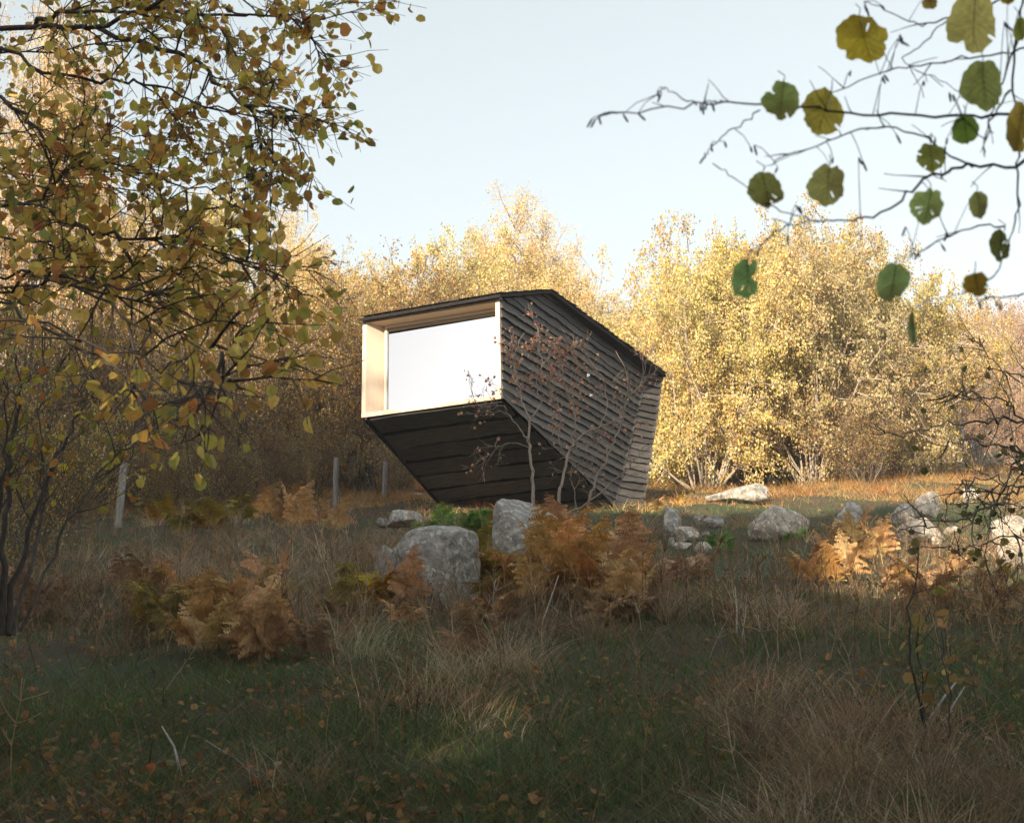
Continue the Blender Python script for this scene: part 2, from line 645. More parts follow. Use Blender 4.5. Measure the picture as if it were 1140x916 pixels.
# right-hand wall, rear corner facet, undercut front
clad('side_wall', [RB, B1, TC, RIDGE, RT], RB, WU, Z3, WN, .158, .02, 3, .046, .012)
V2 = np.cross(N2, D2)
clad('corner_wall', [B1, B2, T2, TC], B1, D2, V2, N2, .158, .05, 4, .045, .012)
UV = np.cross(UN, FU)
uh = np.dot(RB - B1, UV)
clad('undercut_front', [LBOT, B1, RB, LIN], LIN, FU, UV, UN, uh / 7.9, .03, 5, .045, .022, 1.9, .10, .080)  # boards coloured paler here to make up for light missing underneath
# far sides, seen only from elsewhere
shift = LB - RB
left_pts = [q - FU * np.dot(q - LB, FU) for q in (LB, LT, RIDGE + shift, T2 + shift, B2 + shift, LBOT)]
mb = MB()
mb.add(np.array(left_pts) - FU * .006 - cabin_base, [(0, 1, 2), (0, 2, 3), (0, 3, 4), (0, 4, 5)], (.8, .8, .8))
mb.build('left_wall', M_BOARD, cabin)
RU = unit(shift * np.array([1, 1, 0]))
mb = MB()
mb.add(np.array([B2, B2 + shift * 1.02, T2 + shift * 1.02, T2]) - cabin_base, [(0, 1, 2, 3)], (.8, .8, .8))
mb.build('rear_wall', M_BOARD, cabin)
mb = MB()
low = np.array([0, 0, -.05])
mb.slab(np.array([LBOT, B1, B2, B2 + shift]) - cabin_base + [0, 0, .02], (0, 0, -.30))
mb.build('base', M_DARK, cabin)
# edge board closing the undercut on its left
mb = MB()
e0, e1 = LIN - cabin_base, LBOT - cabin_base
inw = -UN * .12
mb.slab([e0 + FU * .0, e0 + UN * .05, e1 + UN * .05, e1], -FU * .035, (.5, .5, .5))
mb.slab([e0 + inw, e0, e1, e1 + inw], -FU * .02, (.45, .45, .45))
mb.build('edge_board', M_BOARD, cabin)

# roof: two slopes, thin overhang, stepped shingles on the right-hand verge
OV = WN * .13
fr_r = at(555.5, 327.5, 21.87) + FU * .02
fr_l = at(400, 354.5, 22.75)
rid_r = RIDGE + OV + Z3 * .045
rid_l = rid_r - FU * (CW + .25)
rear_r = on_plane(741.5, 417.5, T2 + OV * .6, WN) + Z3 * .02
rear_l = rear_r - FU * (CW + .25)
mb = MB()
cb = cabin_base
mb.slab([fr_l - cb, fr_r - cb, rid_r - cb, rid_l - cb], (0, 0, -.055))
mb.slab([rid_l - cb, rid_r - cb, rear_r - cb, rear_l - cb], (0, 0, -.06))
roof = mb.build('roof', M_ROOF, cabin)
mb = MB()
r_ = np.random.default_rng(8)
rl = np.linalg.norm(rear_r - rid_r)
sd = (rear_r - rid_r) / rl
sn = unit(np.cross(FU, sd))
sn = sn if sn[2] > 0 else -sn
nrow = 22
for k in range(nrow):
    s0 = rl * k / nrow
    nn_ = 14
    for j in range(nn_):
        u0 = (CW + .25) * j / nn_
        u1 = u0 + (CW + .25) / nn_ * .96
        ext = (r_.uniform(.0, .035) if j == 0 else 0)
        a = rid_r + sd * (s0 - .02) - FU * (u0 - ext) + sn * .006
        b = rid_r + sd * (s0 + rl / nrow * 1.15 + r_.normal() * .01) - FU * (u0 - ext) + sn * (.030 + r_.uniform(0, .012))
        q = np.array([a, a - FU * (u1 - u0 + ext), b - FU * (u1 - u0 + ext), b]) - cb
        t = r_.uniform(.6, 1.7)
        mb.slab(q, sn * .014, (t, t, t * .98))
fl = np.linalg.norm(fr_r - rid_r)
for k in range(4):
    for j in range(14):
        f0, f1 = k / 4, (k + 1.15) / 4
        a0, a1 = fr_r + (rid_r - fr_r) * (1 - f0), fr_r + (rid_r - fr_r) * (1 - min(1, f1))
        b0, b1 = fr_l + (rid_l - fr_l) * (1 - f0), fr_l + (rid_l - fr_l) * (1 - min(1, f1))
        g0, g1 = j / 14, (j + .96) / 14
        up = Z3 * .006
        lift = Z3 * r_.uniform(.022, .032)
        q = np.array([a0 + (b0 - a0) * g0 + up, a0 + (b0 - a0) * g1 + up, a1 + (b1 - a1) * g1 + lift, a1 + (b1 - a1) * g0 + lift]) - cb
        t = r_.uniform(.6, 1.5)
        mb.slab(q, Z3 * .012, (t, t, t))
mb.build('shingles', M_ROOF, roof)

# pine window surround: a deep open box; local axes: x along the front, y up, z outwards
FM = frame_matrix(LB, FU, Z3, FN)
LIP_S, LIP_T, LIP_B, DEEP, SPLAY = .075, .048, .075, .31, .23


def pine_board(name, lo, hi, mat, tone):
    b = MB()
    b.box(lo, hi, tone)
    o = b.build(name, mat, cabin, FM)
    bv = o.modifiers.new('edge', 'BEVEL')
    bv.width = .004
    bv.segments = 2
    return o


M_PINE_V2 = noise_mat('pine_upright', [(.3, (.53, .43, .325)), (.55, (.60, .51, .41)), (.75, (.46, .365, .27))], (20, .9, 20), 3, 5, .55, .05, True,
                      speck=(9, .70, .05, (.34, .17, .08)), distort=.4)
b = MB()     # the left-hand reveal is splayed
sec = [(0, .012), (LIP_S, .012), (LIP_S + SPLAY, -DEEP), (0, -DEEP)]
b.slab([(x, 0, z) for x, z in sec], (0, CH, 0))
o = b.build('window_jamb', M_PINE_V2, cabin, FM)
bv = o.modifiers.new('edge', 'BEVEL')
bv.width, bv.segments = .004, 2
pine_board('window_jamb', (CW - LIP_S, 0, -DEEP), (CW, CH, .012), M_PINE_V2, (1, .97, .95))
pine_board('window_head', (LIP_S + .001, CH - LIP_T, -DEEP), (CW - LIP_S - .001, CH, .010), M_PINE_H, (1, .93, .85))
pine_board('window_sill', (LIP_S + .001, 0, -DEEP), (CW - LIP_S - .001, LIP_B, .010), M_PINE_H, (1.05, 1.03, 1.0))
b = MB()
i0, i1, j0, j1 = LIP_S + SPLAY + .002, CW - LIP_S - .002, LIP_B + .002, CH - LIP_T - .002
sw = .045
zf0, zf1 = -DEEP + .02, -DEEP + .085
b.box((i0, j0, zf0), (i0 + sw, j1, zf1), (1, 1, 1))
b.box((i1 - sw, j0, zf0), (i1, j1, zf1), (1, 1, 1))
b.box((i0 + sw, j0, zf0), (i1 - sw, j0 + sw, zf1 - .002), (1, 1, 1))
b.box((i0 + sw, j1 - sw, zf0), (i1 - sw, j1, zf1 - .002), (1, .96, .9))
sash = b.build('sash', M_PINE_V2, cabin, FM)
b = MB()
g0, g1, h0, h1 = i0 + sw, i1 - sw, j0 + sw, j1 - sw
gw = .014
b.box((g0, h0, zf0), (g0 + gw, h1, zf1 - .02))
b.box((g1 - gw, h0, zf0), (g1, h1, zf1 - .02))
b.box((g0 + gw, h0, zf0), (g1 - gw, h0 + gw, zf1 - .022))
b.box((g0 + gw, h1 - gw, zf0), (g1 - gw, h1, zf1 - .022))
b.build('gasket', M_BEAD, sash)
b = MB()
b.box((g0 + gw, h0 + gw, zf0 + .01), (g1 - gw, h1 - gw, zf0 + .03))
b.build('window_pane', M_GLASS, sash)
b = MB()
b.box((-.0, CH + .003, -.20), (CW, CH + .075, -.004))
b.build('flashing', M_FLASH, cabin, FM)
b = MB()
b.box((.02, .02, -DEEP - .03), (CW - .02, CH - .02, -DEEP - .005))
b.build('lining_panel', M_DARK, cabin, FM)
# two small pale metal fixings on the side wall
for (px, py, s) in ((654, 418, .6), (657, 440, .5)):
    c = on_plane(px, py, RB + WN * .06, WN)
    b = MB()
    b.box((-.03 * s, -.055 * s, 0), (.03 * s, .055 * s, .02), (1, 1, 1))
    b.box((-.012 * s, -.03 * s, .02), (.012 * s, .03 * s, .05), (1, 1, 1))
    b.build('wall_fixing', M_FIX, cabin, frame_matrix(c, WU, Z3, WN))


# ------------------------------------------------------------------ trees: a generic grower
def norm3(a):
    m = math.sqrt(a[0] * a[0] + a[1] * a[1] + a[2] * a[2]) + 1e-9
    return (a[0] / m, a[1] / m, a[2] / m)


def path(R, p, d, L, n, wig, up):
    pts = [p]
    d = norm3(d)
    s = L / n
    for i in range(n):
        d = norm3((d[0] + R.gauss(0, wig), d[1] + R.gauss(0, wig), d[2] + R.gauss(0, wig) + up / n))
        p = (p[0] + d[0] * s, p[1] + d[1] * s, p[2] + d[2] * s)
        pts.append(p)
    return pts


def side_dir(R, t, ang):
    """A direction at ang from t, turned at random around it."""
    while True:
        q = (R.gauss(0, 1), R.gauss(0, 1), R.gauss(0, 1))
        dt = q[0] * t[0] + q[1] * t[1] + q[2] * t[2]
        q = (q[0] - dt * t[0], q[1] - dt * t[1], q[2] - dt * t[2])
        m = math.sqrt(q[0] ** 2 + q[1] ** 2 + q[2] ** 2)
        if m > .1:
            break
    c, s = math.cos(ang), math.sin(ang) / m
    return (t[0] * c + q[0] * s, t[1] * c + q[1] * s, t[2] * c + q[2] * s)


def sub(R, tubes, leaves, pts, rad, levels, tone):
    """Grow the next level of branches along a polyline; at the last level record leaf anchors."""
    if not levels:
        return
    lv = levels[0]
    n = len(pts) - 1
    cnt = lv['count'] if isinstance(lv['count'], int) else R.randint(*lv['count'])
    for _ in range(cnt):
        f = R.uniform(lv.get('from', .25), 1.0) * n
        i = min(n - 1, int(f))
        q = f - i
        a, b = pts[i], pts[i + 1]
        p = (a[0] + (b[0] - a[0]) * q, a[1] + (b[1] - a[1]) * q, a[2] + (b[2] - a[2]) * q)
        t = norm3((b[0] - a[0], b[1] - a[1], b[2] - a[2]))
        d = side_dir(R, t, math.radians(R.uniform(*lv['angle'])))
        L = lv['len'] * R.uniform(.55, 1.25) * (1 - .45 * f / n)
        pp = path(R, p, d, L, lv['n'], lv['wig'], lv['up'])
        r0 = min(lv['r'], rad * .75) * R.uniform(.8, 1.2)
        tubes.add(pp, [max(lv.get('rmin', .0012), r0 * (1 - .8 * k / lv['n'])) for k in range(lv['n'] + 1)], (tone * R.uniform(.8, 1.2),) * 3)
        if len(levels) == 1:
            m = lv['leaves'] if isinstance(lv['leaves'], int) else R.randint(*lv['leaves'])
            for k in range(max(0, m)):
                ff = R.uniform(.15, 1) * lv['n']
                ii = min(lv['n'] - 1, int(ff))
                qq = ff - ii
                a, b = pp[ii], pp[ii + 1]
                leaves.append((a[0] + (b[0] - a[0]) * qq, a[1] + (b[1] - a[1]) * qq, a[2] + (b[2] - a[2]) * qq,
                               b[0] - a[0], b[1] - a[1], b[2] - a[2]))
        else:
            sub(R, tubes, leaves, pp, r0, levels[1:], tone)


def make_tree(name, cat, seed, stems, levels, leaf, bark, stem_k=5, tone=1.0, lkind='kite', droop=.4, base_spread=.4):
    """Multi-stemmed tree of about unit design size: returns an Empty with stems and foliage parts."""
    R = random.Random(seed)
    rr = np.random.default_rng(seed)
    tubes, leaves = Tubes(), []
    for s in range(stems['count']):
        a = R.uniform(0, 6.283)
        rad = base_spread * math.sqrt(R.random())
        lean = math.radians(R.uniform(*stems['lean']))
        p = (math.cos(a) * rad, math.sin(a) * rad, -.15)
        d = (math.cos(a) * math.sin(lean), math.sin(a) * math.sin(lean), math.cos(lean))
        L = stems['len'] * R.uniform(.74, 1.03)
        pts = path(R, p, d, L, stems['n'], stems['wig'], stems['up'])
        r0 = stems['r'] * R.uniform(.6, 1.2)
        tubes.add(pts, [max(.004, r0 * (1 - .9 * k / stems['n'])) for k in range(stems['n'] + 1)], (tone * R.uniform(.75, 1.25),) * 3)
        sub(R, tubes, leaves, pts, r0, levels, tone)
    root = empty(name, (0, 0, 0), 'x', cat)
    mb = MB()
    tubes.into(mb, stem_k)
    mb.build('stems' if stems['count'] > 1 else 'trunk', bark, root)
    A = np.array(leaves)
    N = len(A)
    pos = A[:, :3] + rr.normal(size=(N, 3)) * leaf.get('scatter', .04)
    axis = unit(A[:, 3:]) * .5 + rr.normal(size=(N, 3)) * .8 + np.array([0, 0, -droop])
    size = leaf['size'] * rr.uniform(.6, 1.25, N)
    mb = MB()
    # colour drifts from one branch to the next, as real crowns do
    drift = np.sin(pos @ np.array([1.1, .7, .9]) + seed) * .5 + .5
    tint = pick(leaf['cols'], leaf['w'], N, .16, rr)
    alt = pick(leaf.get('alt', leaf['cols']), leaf.get('altw', leaf['w']), N, .16, rr)
    tint = np.where((rr.random(N) < drift * .7)[:, None], alt, tint)
    add_leaves(mb, pos, axis, size, tint, lkind, .3, r=rr)
    mb.build('foliage', M_LEAF, root)
    hgt = A[:, 2].max()
    wid = np.percentile(np.hypot(A[:, 0], A[:, 1]), 96)
    root['h_'] = float(hgt)
    root['w_'] = float(wid)
    print('TREE', name, N, 'h', round(hgt, 2), 'w', round(wid, 2))
    return root


GOLD = [(.60, .46, .16), (.58, .40, .14), (.64, .54, .27), (.46, .42, .13), (.52, .33, .13)]
GOLD_ALT = [(.50, .46, .15), (.62, .52, .24), (.40, .39, .12)]
BIRCH = [(.62, .42, .15), (.58, .36, .12), (.66, .52, .26), (.50, .32, .11)]
BROWN = [(.36, .20, .06), (.30, .15, .05), (.42, .28, .08), (.26, .22, .06), (.22, .13, .06)]
PINK = [(.52, .36, .22), (.46, .30, .18), (.56, .42, .26), (.40, .24, .13)]

protos = {}
protos['shrub'] = make_tree('hazel_shrub', 'shrub', 21, dict(count=30, len=6.0, lean=(3, 62), n=9, wig=.13, up=.30, r=.042),
                            [dict(count=16, len=1.9, angle=(40, 95), n=5, wig=.18, up=.05, r=.014, **{'from': .14}),
                             dict(count=8, len=.55, angle=(25, 70), n=3, wig=.2, up=.0, r=.005, rmin=.002, leaves=(14, 24), **{'from': .1})],
                            dict(size=.066, cols=GOLD, w=[4, 3, 3, 3, 1.5], alt=GOLD_ALT, altw=[3, 3, 2], scatter=.07), M_BARK_PALE)
protos['shrub2'] = make_tree('hazel_shrub', 'shrub', 33, dict(count=26, len=5.6, lean=(4, 66), n=9, wig=.14, up=.25, r=.04),
                             [dict(count=15, len=1.9, angle=(40, 95), n=5, wig=.18, up=.05, r=.014, **{'from': .12}),
                              dict(count=8, len=.6, angle=(25, 70), n=3, wig=.2, up=.0, r=.005, rmin=.002, leaves=(12, 20), **{'from': .1})],
                             dict(size=.066, cols=GOLD, w=[3, 3, 2, 3, 2], alt=BIRCH, altw=[3, 2, 3, 2], scatter=.07), M_BARK_PALE)
protos['birch'] = make_tree('birch_tree', 'tree', 45, dict(count=5, len=9.0, lean=(2, 16), n=11, wig=.07, up=.3, r=.09),
                            [dict(count=26, len=2.8, angle=(30, 75), n=6, wig=.12, up=.15, r=.03, **{'from': .25}),
                             dict(count=16, len=.9, angle=(25, 80), n=4, wig=.15, up=-.7, r=.005, rmin=.002, leaves=(12, 20), **{'from': .15})],
                            dict(size=.07, cols=BIRCH, w=[4, 3, 3, 2], alt=GOLD, altw=[3, 2, 4, 1, 1], scatter=.10), M_BARK_PALE, base_spread=.25)
protos['sparse'] = make_tree('bare_thicket_shrub', 'shrub', 57, dict(count=24, len=5.2, lean=(3, 48), n=9, wig=.10, up=.3, r=.040),
                             [dict(count=13, len=1.4, angle=(25, 75), n=5, wig=.17, up=.2, r=.013, **{'from': .15}),
                              dict(count=8, len=.6, angle=(25, 75), n=3, wig=.22, up=.1, r=.005, rmin=.0025, leaves=(2, 7), **{'from': .15})],
                             dict(size=.07, cols=BROWN, w=[3, 2, 3, 3, 2], alt=GOLD, altw=[2, 2, 1, 3, 1], scatter=.05), M_BARK)
protos['pink'] = make_tree('twiggy_pale_shrub', 'shrub', 69, dict(count=20, len=5.2, lean=(3, 46), n=8, wig=.10, up=.3, r=.045),
                           [dict(count=12, len=1.5, angle=(25, 75), n=5, wig=.17, up=.3, r=.015, **{'from': .2}),
                            dict(count=8, len=.7, angle=(25, 75), n=3, wig=.22, up=.2, r=.006, rmin=.004, leaves=(6, 12), **{'from': .15})],
                           dict(size=.075, cols=PINK, w=[3, 3, 3, 2], scatter=.08), M_BARK_PALE)
used = set()
protos['mixed'] = make_tree('hazel_shrub', 'shrub', 83, dict(count=20, len=5.6, lean=(4, 62), n=9, wig=.14, up=.3, r=.04),
                            [dict(count=13, len=1.9, angle=(40, 95), n=5, wig=.18, up=.05, r=.014, **{'from': .15}),
                             dict(count=8, len=.6, angle=(25, 70), n=3, wig=.2, up=.0, r=.005, rmin=.0025, leaves=(5, 12), **{'from': .1})],
                            dict(size=.07, cols=BROWN, w=[3, 2, 4, 2, 1], alt=GOLD, altw=[3, 3, 3, 2, 2], scatter=.07), M_BARK)
tree_rng = random.Random(5)


def plant(kind, px, y, top, halfw, label, group=None, zoff=0.0, rz=None):
    """A copy of a prototype standing at distance y, its top and half-width given in photo pixels."""
    root = protos[kind]
    p = at(px, 500, y)
    p[2] = float(ground_z(p[0], p[1])) + zoff
    t = at(px, top, y)
    dist = y / ray(px, 400)[1]
    sz = (t[2] - p[2]) / root['h_']
    sx = halfw / F_PX * dist / root['w_']
    sx = max(sx, sz * (.45 if kind == 'birch' else .66))
    rz = tree_rng.uniform(0, 6.28) if rz is None else rz
    if kind not in used:
        used.add(kind)
        root.location = p.tolist()
        root.scale = (sx, sx, sz)
        root.rotation_euler = (0, 0, rz)
        root['label'] = label
        if group:
            root['group'] = group
        return root
    return copy_tree(root, p, (sx, sx, sz), rz, label, group)


# sunlit shrubs right of the cabin
plant('shrub', 900, 33.0, 243, 125, 'largest golden hazel shrub with many pale stems, right of the cabin')
plant('shrub', 782, 32.5, 262, 70, 'golden hazel shrub directly behind the rear corner of the cabin')
plant('shrub2', 828, 37.0, 238, 80, 'yellow shrub top rising between the two front golden shrubs')
plant('shrub2', 985, 36.0, 300, 62, 'smaller ochre shrub at the right foot of the largest golden shrub')
plant('shrub', 850, 34.5, 244, 105, 'dense golden crown merging into the left side of the largest golden shrub')
plant('shrub', 962, 34.8, 258, 80, 'dense golden crown merging into the right side of the largest golden shrub')
plant('sparse', 960, 31.5, 438, 62, 'low brown twiggy bush under the right side of the largest golden shrub')
plant('shrub2', 728, 39.0, 345, 55, 'low yellow shrub in the gap behind the cabin roof')
# trees behind the cabin
plant('birch', 590, 45.0, 222, 62, 'tall golden birch standing behind the cabin roof')
plant('birch', 563, 47.0, 240, 50, 'paler birch crown overlapping the left side of the tall golden birch')
plant('birch', 622, 46.0, 238, 46, 'golden birch crown overlapping the right side of the tall golden birch')
plant('shrub2', 648, 43.0, 278, 34, 'ochre crown beside the tall golden birch, sloping down to the sky gap')
plant('shrub', 520, 41.0, 262, 62, 'pale gold shrub left of the tall birch behind the cabin')
plant('mixed', 440, 37.0, 278, 66, 'golden brown shrub above the left end of the cabin roof')
plant('birch', 322, 43.0, 212, 36, 'slender sunlit birch rising behind the left thicket')
plant('sparse', 425, 33.0, 300, 60, 'brown leafy shrub behind the left edge of the pine window frame')
plant('shrub2', 372, 39.0, 268, 60, 'golden shrub on the skyline left of the cabin')
# the thicket left of the cabin
THICK = [(345, 33.0, 330, 64), (270, 31.5, 305, 70), (190, 30.0, 330, 75), (105, 29.5, 330, 78), (20, 28.5, 320, 80), (-50, 28.0, 310, 80),
         (250, 36.0, 268, 75), (150, 37.0, 245, 75), (60, 36.0, 220, 80)]
for i, (px, y, top, hw) in enumerate(THICK):
    plant('sparse', px, y, top, hw, 'brown tangled shrub in the shaded thicket left of the cabin', 'tangled shrubs of the left thicket')
for (k, px, y, top, hw) in (('sparse', 40, 17.5, 392, 40), ('sparse', -30, 15.5, 360, 50), ('sparse', 85, 24.5, 450, 40), ('mixed', 185, 25.5, 470, 36), ('sparse', 235, 25, 462, 40),
                            ('mixed', 305, 27.5, 470, 36), ('sparse', -20, 13.5, 520, 30), ('sparse', 350, 28, 455, 40)):
    plant(k, px, y, top, hw, 'dim tangled bush growing along the old fence line at left', 'bushes along the fence line')
plant('birch', 20, 40.0, -40, 60, 'tall golden tree behind the overhanging hazel at far left')
plant('birch', 100, 46.0, 130, 50, 'lower golden tree behind the hazel branches, next to the tall left one')
plant('shrub', 205, 41.0, 215, 70, 'yellow shrub glimpsed through the lower hazel branches at left')
for (k, px, y, top, hw) in (('mixed', 345, 34.5, 282, 60), ('shrub2', 405, 38, 290, 62), ('mixed', 470, 36.5, 284, 60), ('shrub', 540, 41, 276, 62), ('mixed', 510, 37, 300, 55), ('shrub2', 615, 42, 292, 55), ('mixed', 664, 40, 345, 40)):
    plant(k, px, y, top, hw, 'soft golden brown shrub in the continuous mass along the skyline behind the cabin', 'golden shrubs along the skyline')
plant('sparse', 445, 31.0, 470, 40, 'low dry bush seen under the overhang of the cabin')
# the far hillside at right
for (px, y, top, hw) in ((1058, 48, 352, 48), (1118, 44, 348, 55), (1165, 40, 336, 60), (1085, 40, 410, 50), (1140, 35, 430, 50), (1040, 58, 348, 50),
                         (1105, 62, 338, 55), (1150, 58, 330, 55), (1000, 62, 352, 55), (700, 62, 340, 45), (1010, 42, 400, 40)):
    plant('pink', px, y, top, hw, 'pale pinkish twiggy shrub on the sunny slope at right', 'pale shrubs on the far slope')


# low cover closing the view under and between the crowns
for (px, y, top, hw) in ((705, 36.0, 400, 55), (800, 35.5, 380, 70), (860, 36.5, 360, 70), (940, 36.0, 370, 70), (1010, 34.5, 420, 60), (760, 40, 345, 70)):
    plant('shrub2', px, y, top, hw, 'low yellow shrub in the understorey behind the golden shrubs', 'understorey shrubs behind the golden shrubs')
for (px, y, top, hw) in ((640, 50, 365, 90), (720, 52, 380, 90), (800, 50, 350, 90), (880, 52, 350, 90), (960, 50, 360, 90), (560, 50, 330, 90), (480, 50, 330, 90), (400, 50, 340, 90), (320, 50, 340, 90),
                         (240, 50, 340, 90), (160, 50, 340, 90), (80, 50, 340, 90), (0, 50, 330, 90)):
    plant('pink', px, y, top, hw, 'hazy twiggy shrub of the belt far behind the clearing', 'belt of shrubs far behind')
for (px, y, top, hw) in ((320, 31, 440, 60), (240, 29.5, 450, 60), (160, 28, 460, 60), (90, 27, 460, 60), (20, 26, 460, 60), (400, 33, 430, 50), (470, 36, 400, 60)):
    plant('sparse', px, y, top, hw, 'low tangled brush at the foot of the left thicket', 'low brush of the left thicket')


# ------------------------------------------------------------------ drawn limbs: trees whose main branches follow given lines
def smooth_line(pts, m=4):
    """Catmull-Rom through the given 3-D points."""
    P = np.array(pts, float)
    if len(P) < 3:
        return P
    Q = np.vstack([2 * P[0] - P[1], P, 2 * P[-1] - P[-2]])
    out = []
    for i in range(1, len(Q) - 2):
        for t in np.arange(m) / m:
            a, b, c, d = Q[i - 1], Q[i], Q[i + 1], Q[i + 2]
            out.append(.5 * (2 * b + (c - a) * t + (2 * a - 5 * b + 4 * c - d) * t * t + (3 * b - a - 3 * c + d) * t ** 3))
    out.append(P[-1])
    return np.array(out)


def drawn_tree(name, cat, label, base, limbs, levels, leaf, bark, seed, tone=1.0, lkind='broad', leafmat=None, droop=.5, flat=.2, group=None, jig=.012,
               trunk_name='branches', thin=1.0):
    """limbs: list of (points, r0, r1, levels or None)."""
    R = random.Random(seed)
    rr = np.random.default_rng(seed)
    tubes, leaves = Tubes(), []
    stems_ = np.vstack([smooth_line(q[0]) for q in limbs if q[3] == [] and q[1] > .02]) if any(q[3] == [] and q[1] > .02 for q in limbs) else np.zeros((0, 3))
    for pts, r0, r1, lv in limbs:
        c0 = (np.asarray(pts[0]) - EYE) @ ROT
        u0 = CX + F_PX * c0[0] / -c0[2]
        if lv != [] and len(stems_) and (u0 < -50 or u0 > 1155):      # limbs that start outside the picture spring from a stem
            dd = np.linalg.norm(stems_ - pts[0], axis=1) + .8 * np.maximum(0, stems_[:, 2] - pts[0][2])
            j_, p_ = stems_[int(dd.argmin())], np.asarray(pts[0])
            pts = [j_, j_ + (p_ - j_) * .45, j_ + (p_ - j_) * .75, j_ + (p_ - j_) * .9] + list(pts)
        L = smooth_line(pts)
        L[1:-1] += rr.normal(size=L[1:-1].shape) * jig
        n = len(L)
        rad = (r0 + (r1 - r0) * np.linspace(0, 1, n) ** .8) * thin
        tubes.add(L, rad, (tone * R.uniform(.85, 1.15),) * 3)
        sub(R, tubes, leaves, [tuple(q) for q in L], r0, levels if lv is None else lv, tone)
    root = empty(name, base, label, cat, group)
    mb = MB()
    tubes.into(mb, 7, origin=base, thin_k=4)
    mb.build(trunk_name, bark, root)
    if leaves:
        A = np.array(leaves)
        N = len(A)
        pos = A[:, :3] + rr.normal(size=(N, 3)) * leaf.get('scatter', .015) - np.asarray(base)
        axis = unit(A[:, 3:]) * .6 + rr.normal(size=(N, 3)) * .6 + np.array([0, 0, -droop])
        mb = MB()
        add_leaves(mb, pos, axis, leaf['size'] * rr.uniform(.55, 1.2, N), pick(leaf['cols'], leaf['w'], N, .2, rr), lkind, flat, r=rr)
        mb.build('foliage', leafmat or M_NEARLEAF, root)
        print('DRAWN', name, N)
    return root


HAZEL = [(.46, .40, .09), (.60, .47, .11), (.66, .44, .11), (.52, .27, .08), (.28, .32, .09), (.68, .52, .15), (.38, .20, .08)]
HZ_W = [3, 5, 4.5, 1.6, .8, 3.2, .8]


def L(y0, y1, *pp):
    n = len(pp)
    return [at(px, py, y0 + (y1 - y0) * i / (n - 1)) for i, (px, py) in enumerate(pp)]


hz_base = np.array([-3.3, 6.3, float(ground_z(-3.3, 6.3))])
hz = []
tr = [hz_base + np.array(v) for v in ((0, 0, -.1), (.05, -.1, .8), (.12, -.2, 1.7), (.2, -.3, 2.6), (.3, -.3, 3.6), (.5, -.4, 4.6))]
tr2 = [hz_base + np.array(v) for v in ((-.25, .2, -.1), (-.3, .3, 1.0), (-.25, .4, 2.2), (-.05, .5, 3.4), (.3, .6, 4.6))]
tr3 = [hz_base + np.array(v) for v in ((.2, -.5, -.1), (.2, -.7, .6), (.25, -1.0, 1.3), (.35, -1.3, 2.0), (.4, -1.5, 2.7))]
none = []
hz += [(tr, .085, .022, none), (tr2, .08, .022, none), (tr3, .06, .02, none)]
UPTOP = [dict(count=12, len=.9, angle=(20, 60), n=5, wig=.14, up=.2, r=.010, **{'from': .55}),
         dict(count=7, len=.35, angle=(25, 65), n=3, wig=.2, up=0, r=.003, rmin=.0014, leaves=(2, 5), **{'from': .2})]
TW = [dict(count=22, len=.6, angle=(20, 65), n=5, wig=.15, up=-.1, r=.005, **{'from': .08}),
      dict(count=10, len=.30, angle=(25, 70), n=3, wig=.2, up=-.15, r=.0024, rmin=.0010, leaves=(0, 4), **{'from': .2})]
TWL = [dict(count=9, len=.6, angle=(20, 60), n=5, wig=.13, up=-.15, r=.006, **{'from': .12}),
       dict(count=5, len=.26, angle=(25, 65), n=3, wig=.16, up=-.2, r=.0028, rmin=.0013, leaves=(1, 3), **{'from': .2})]
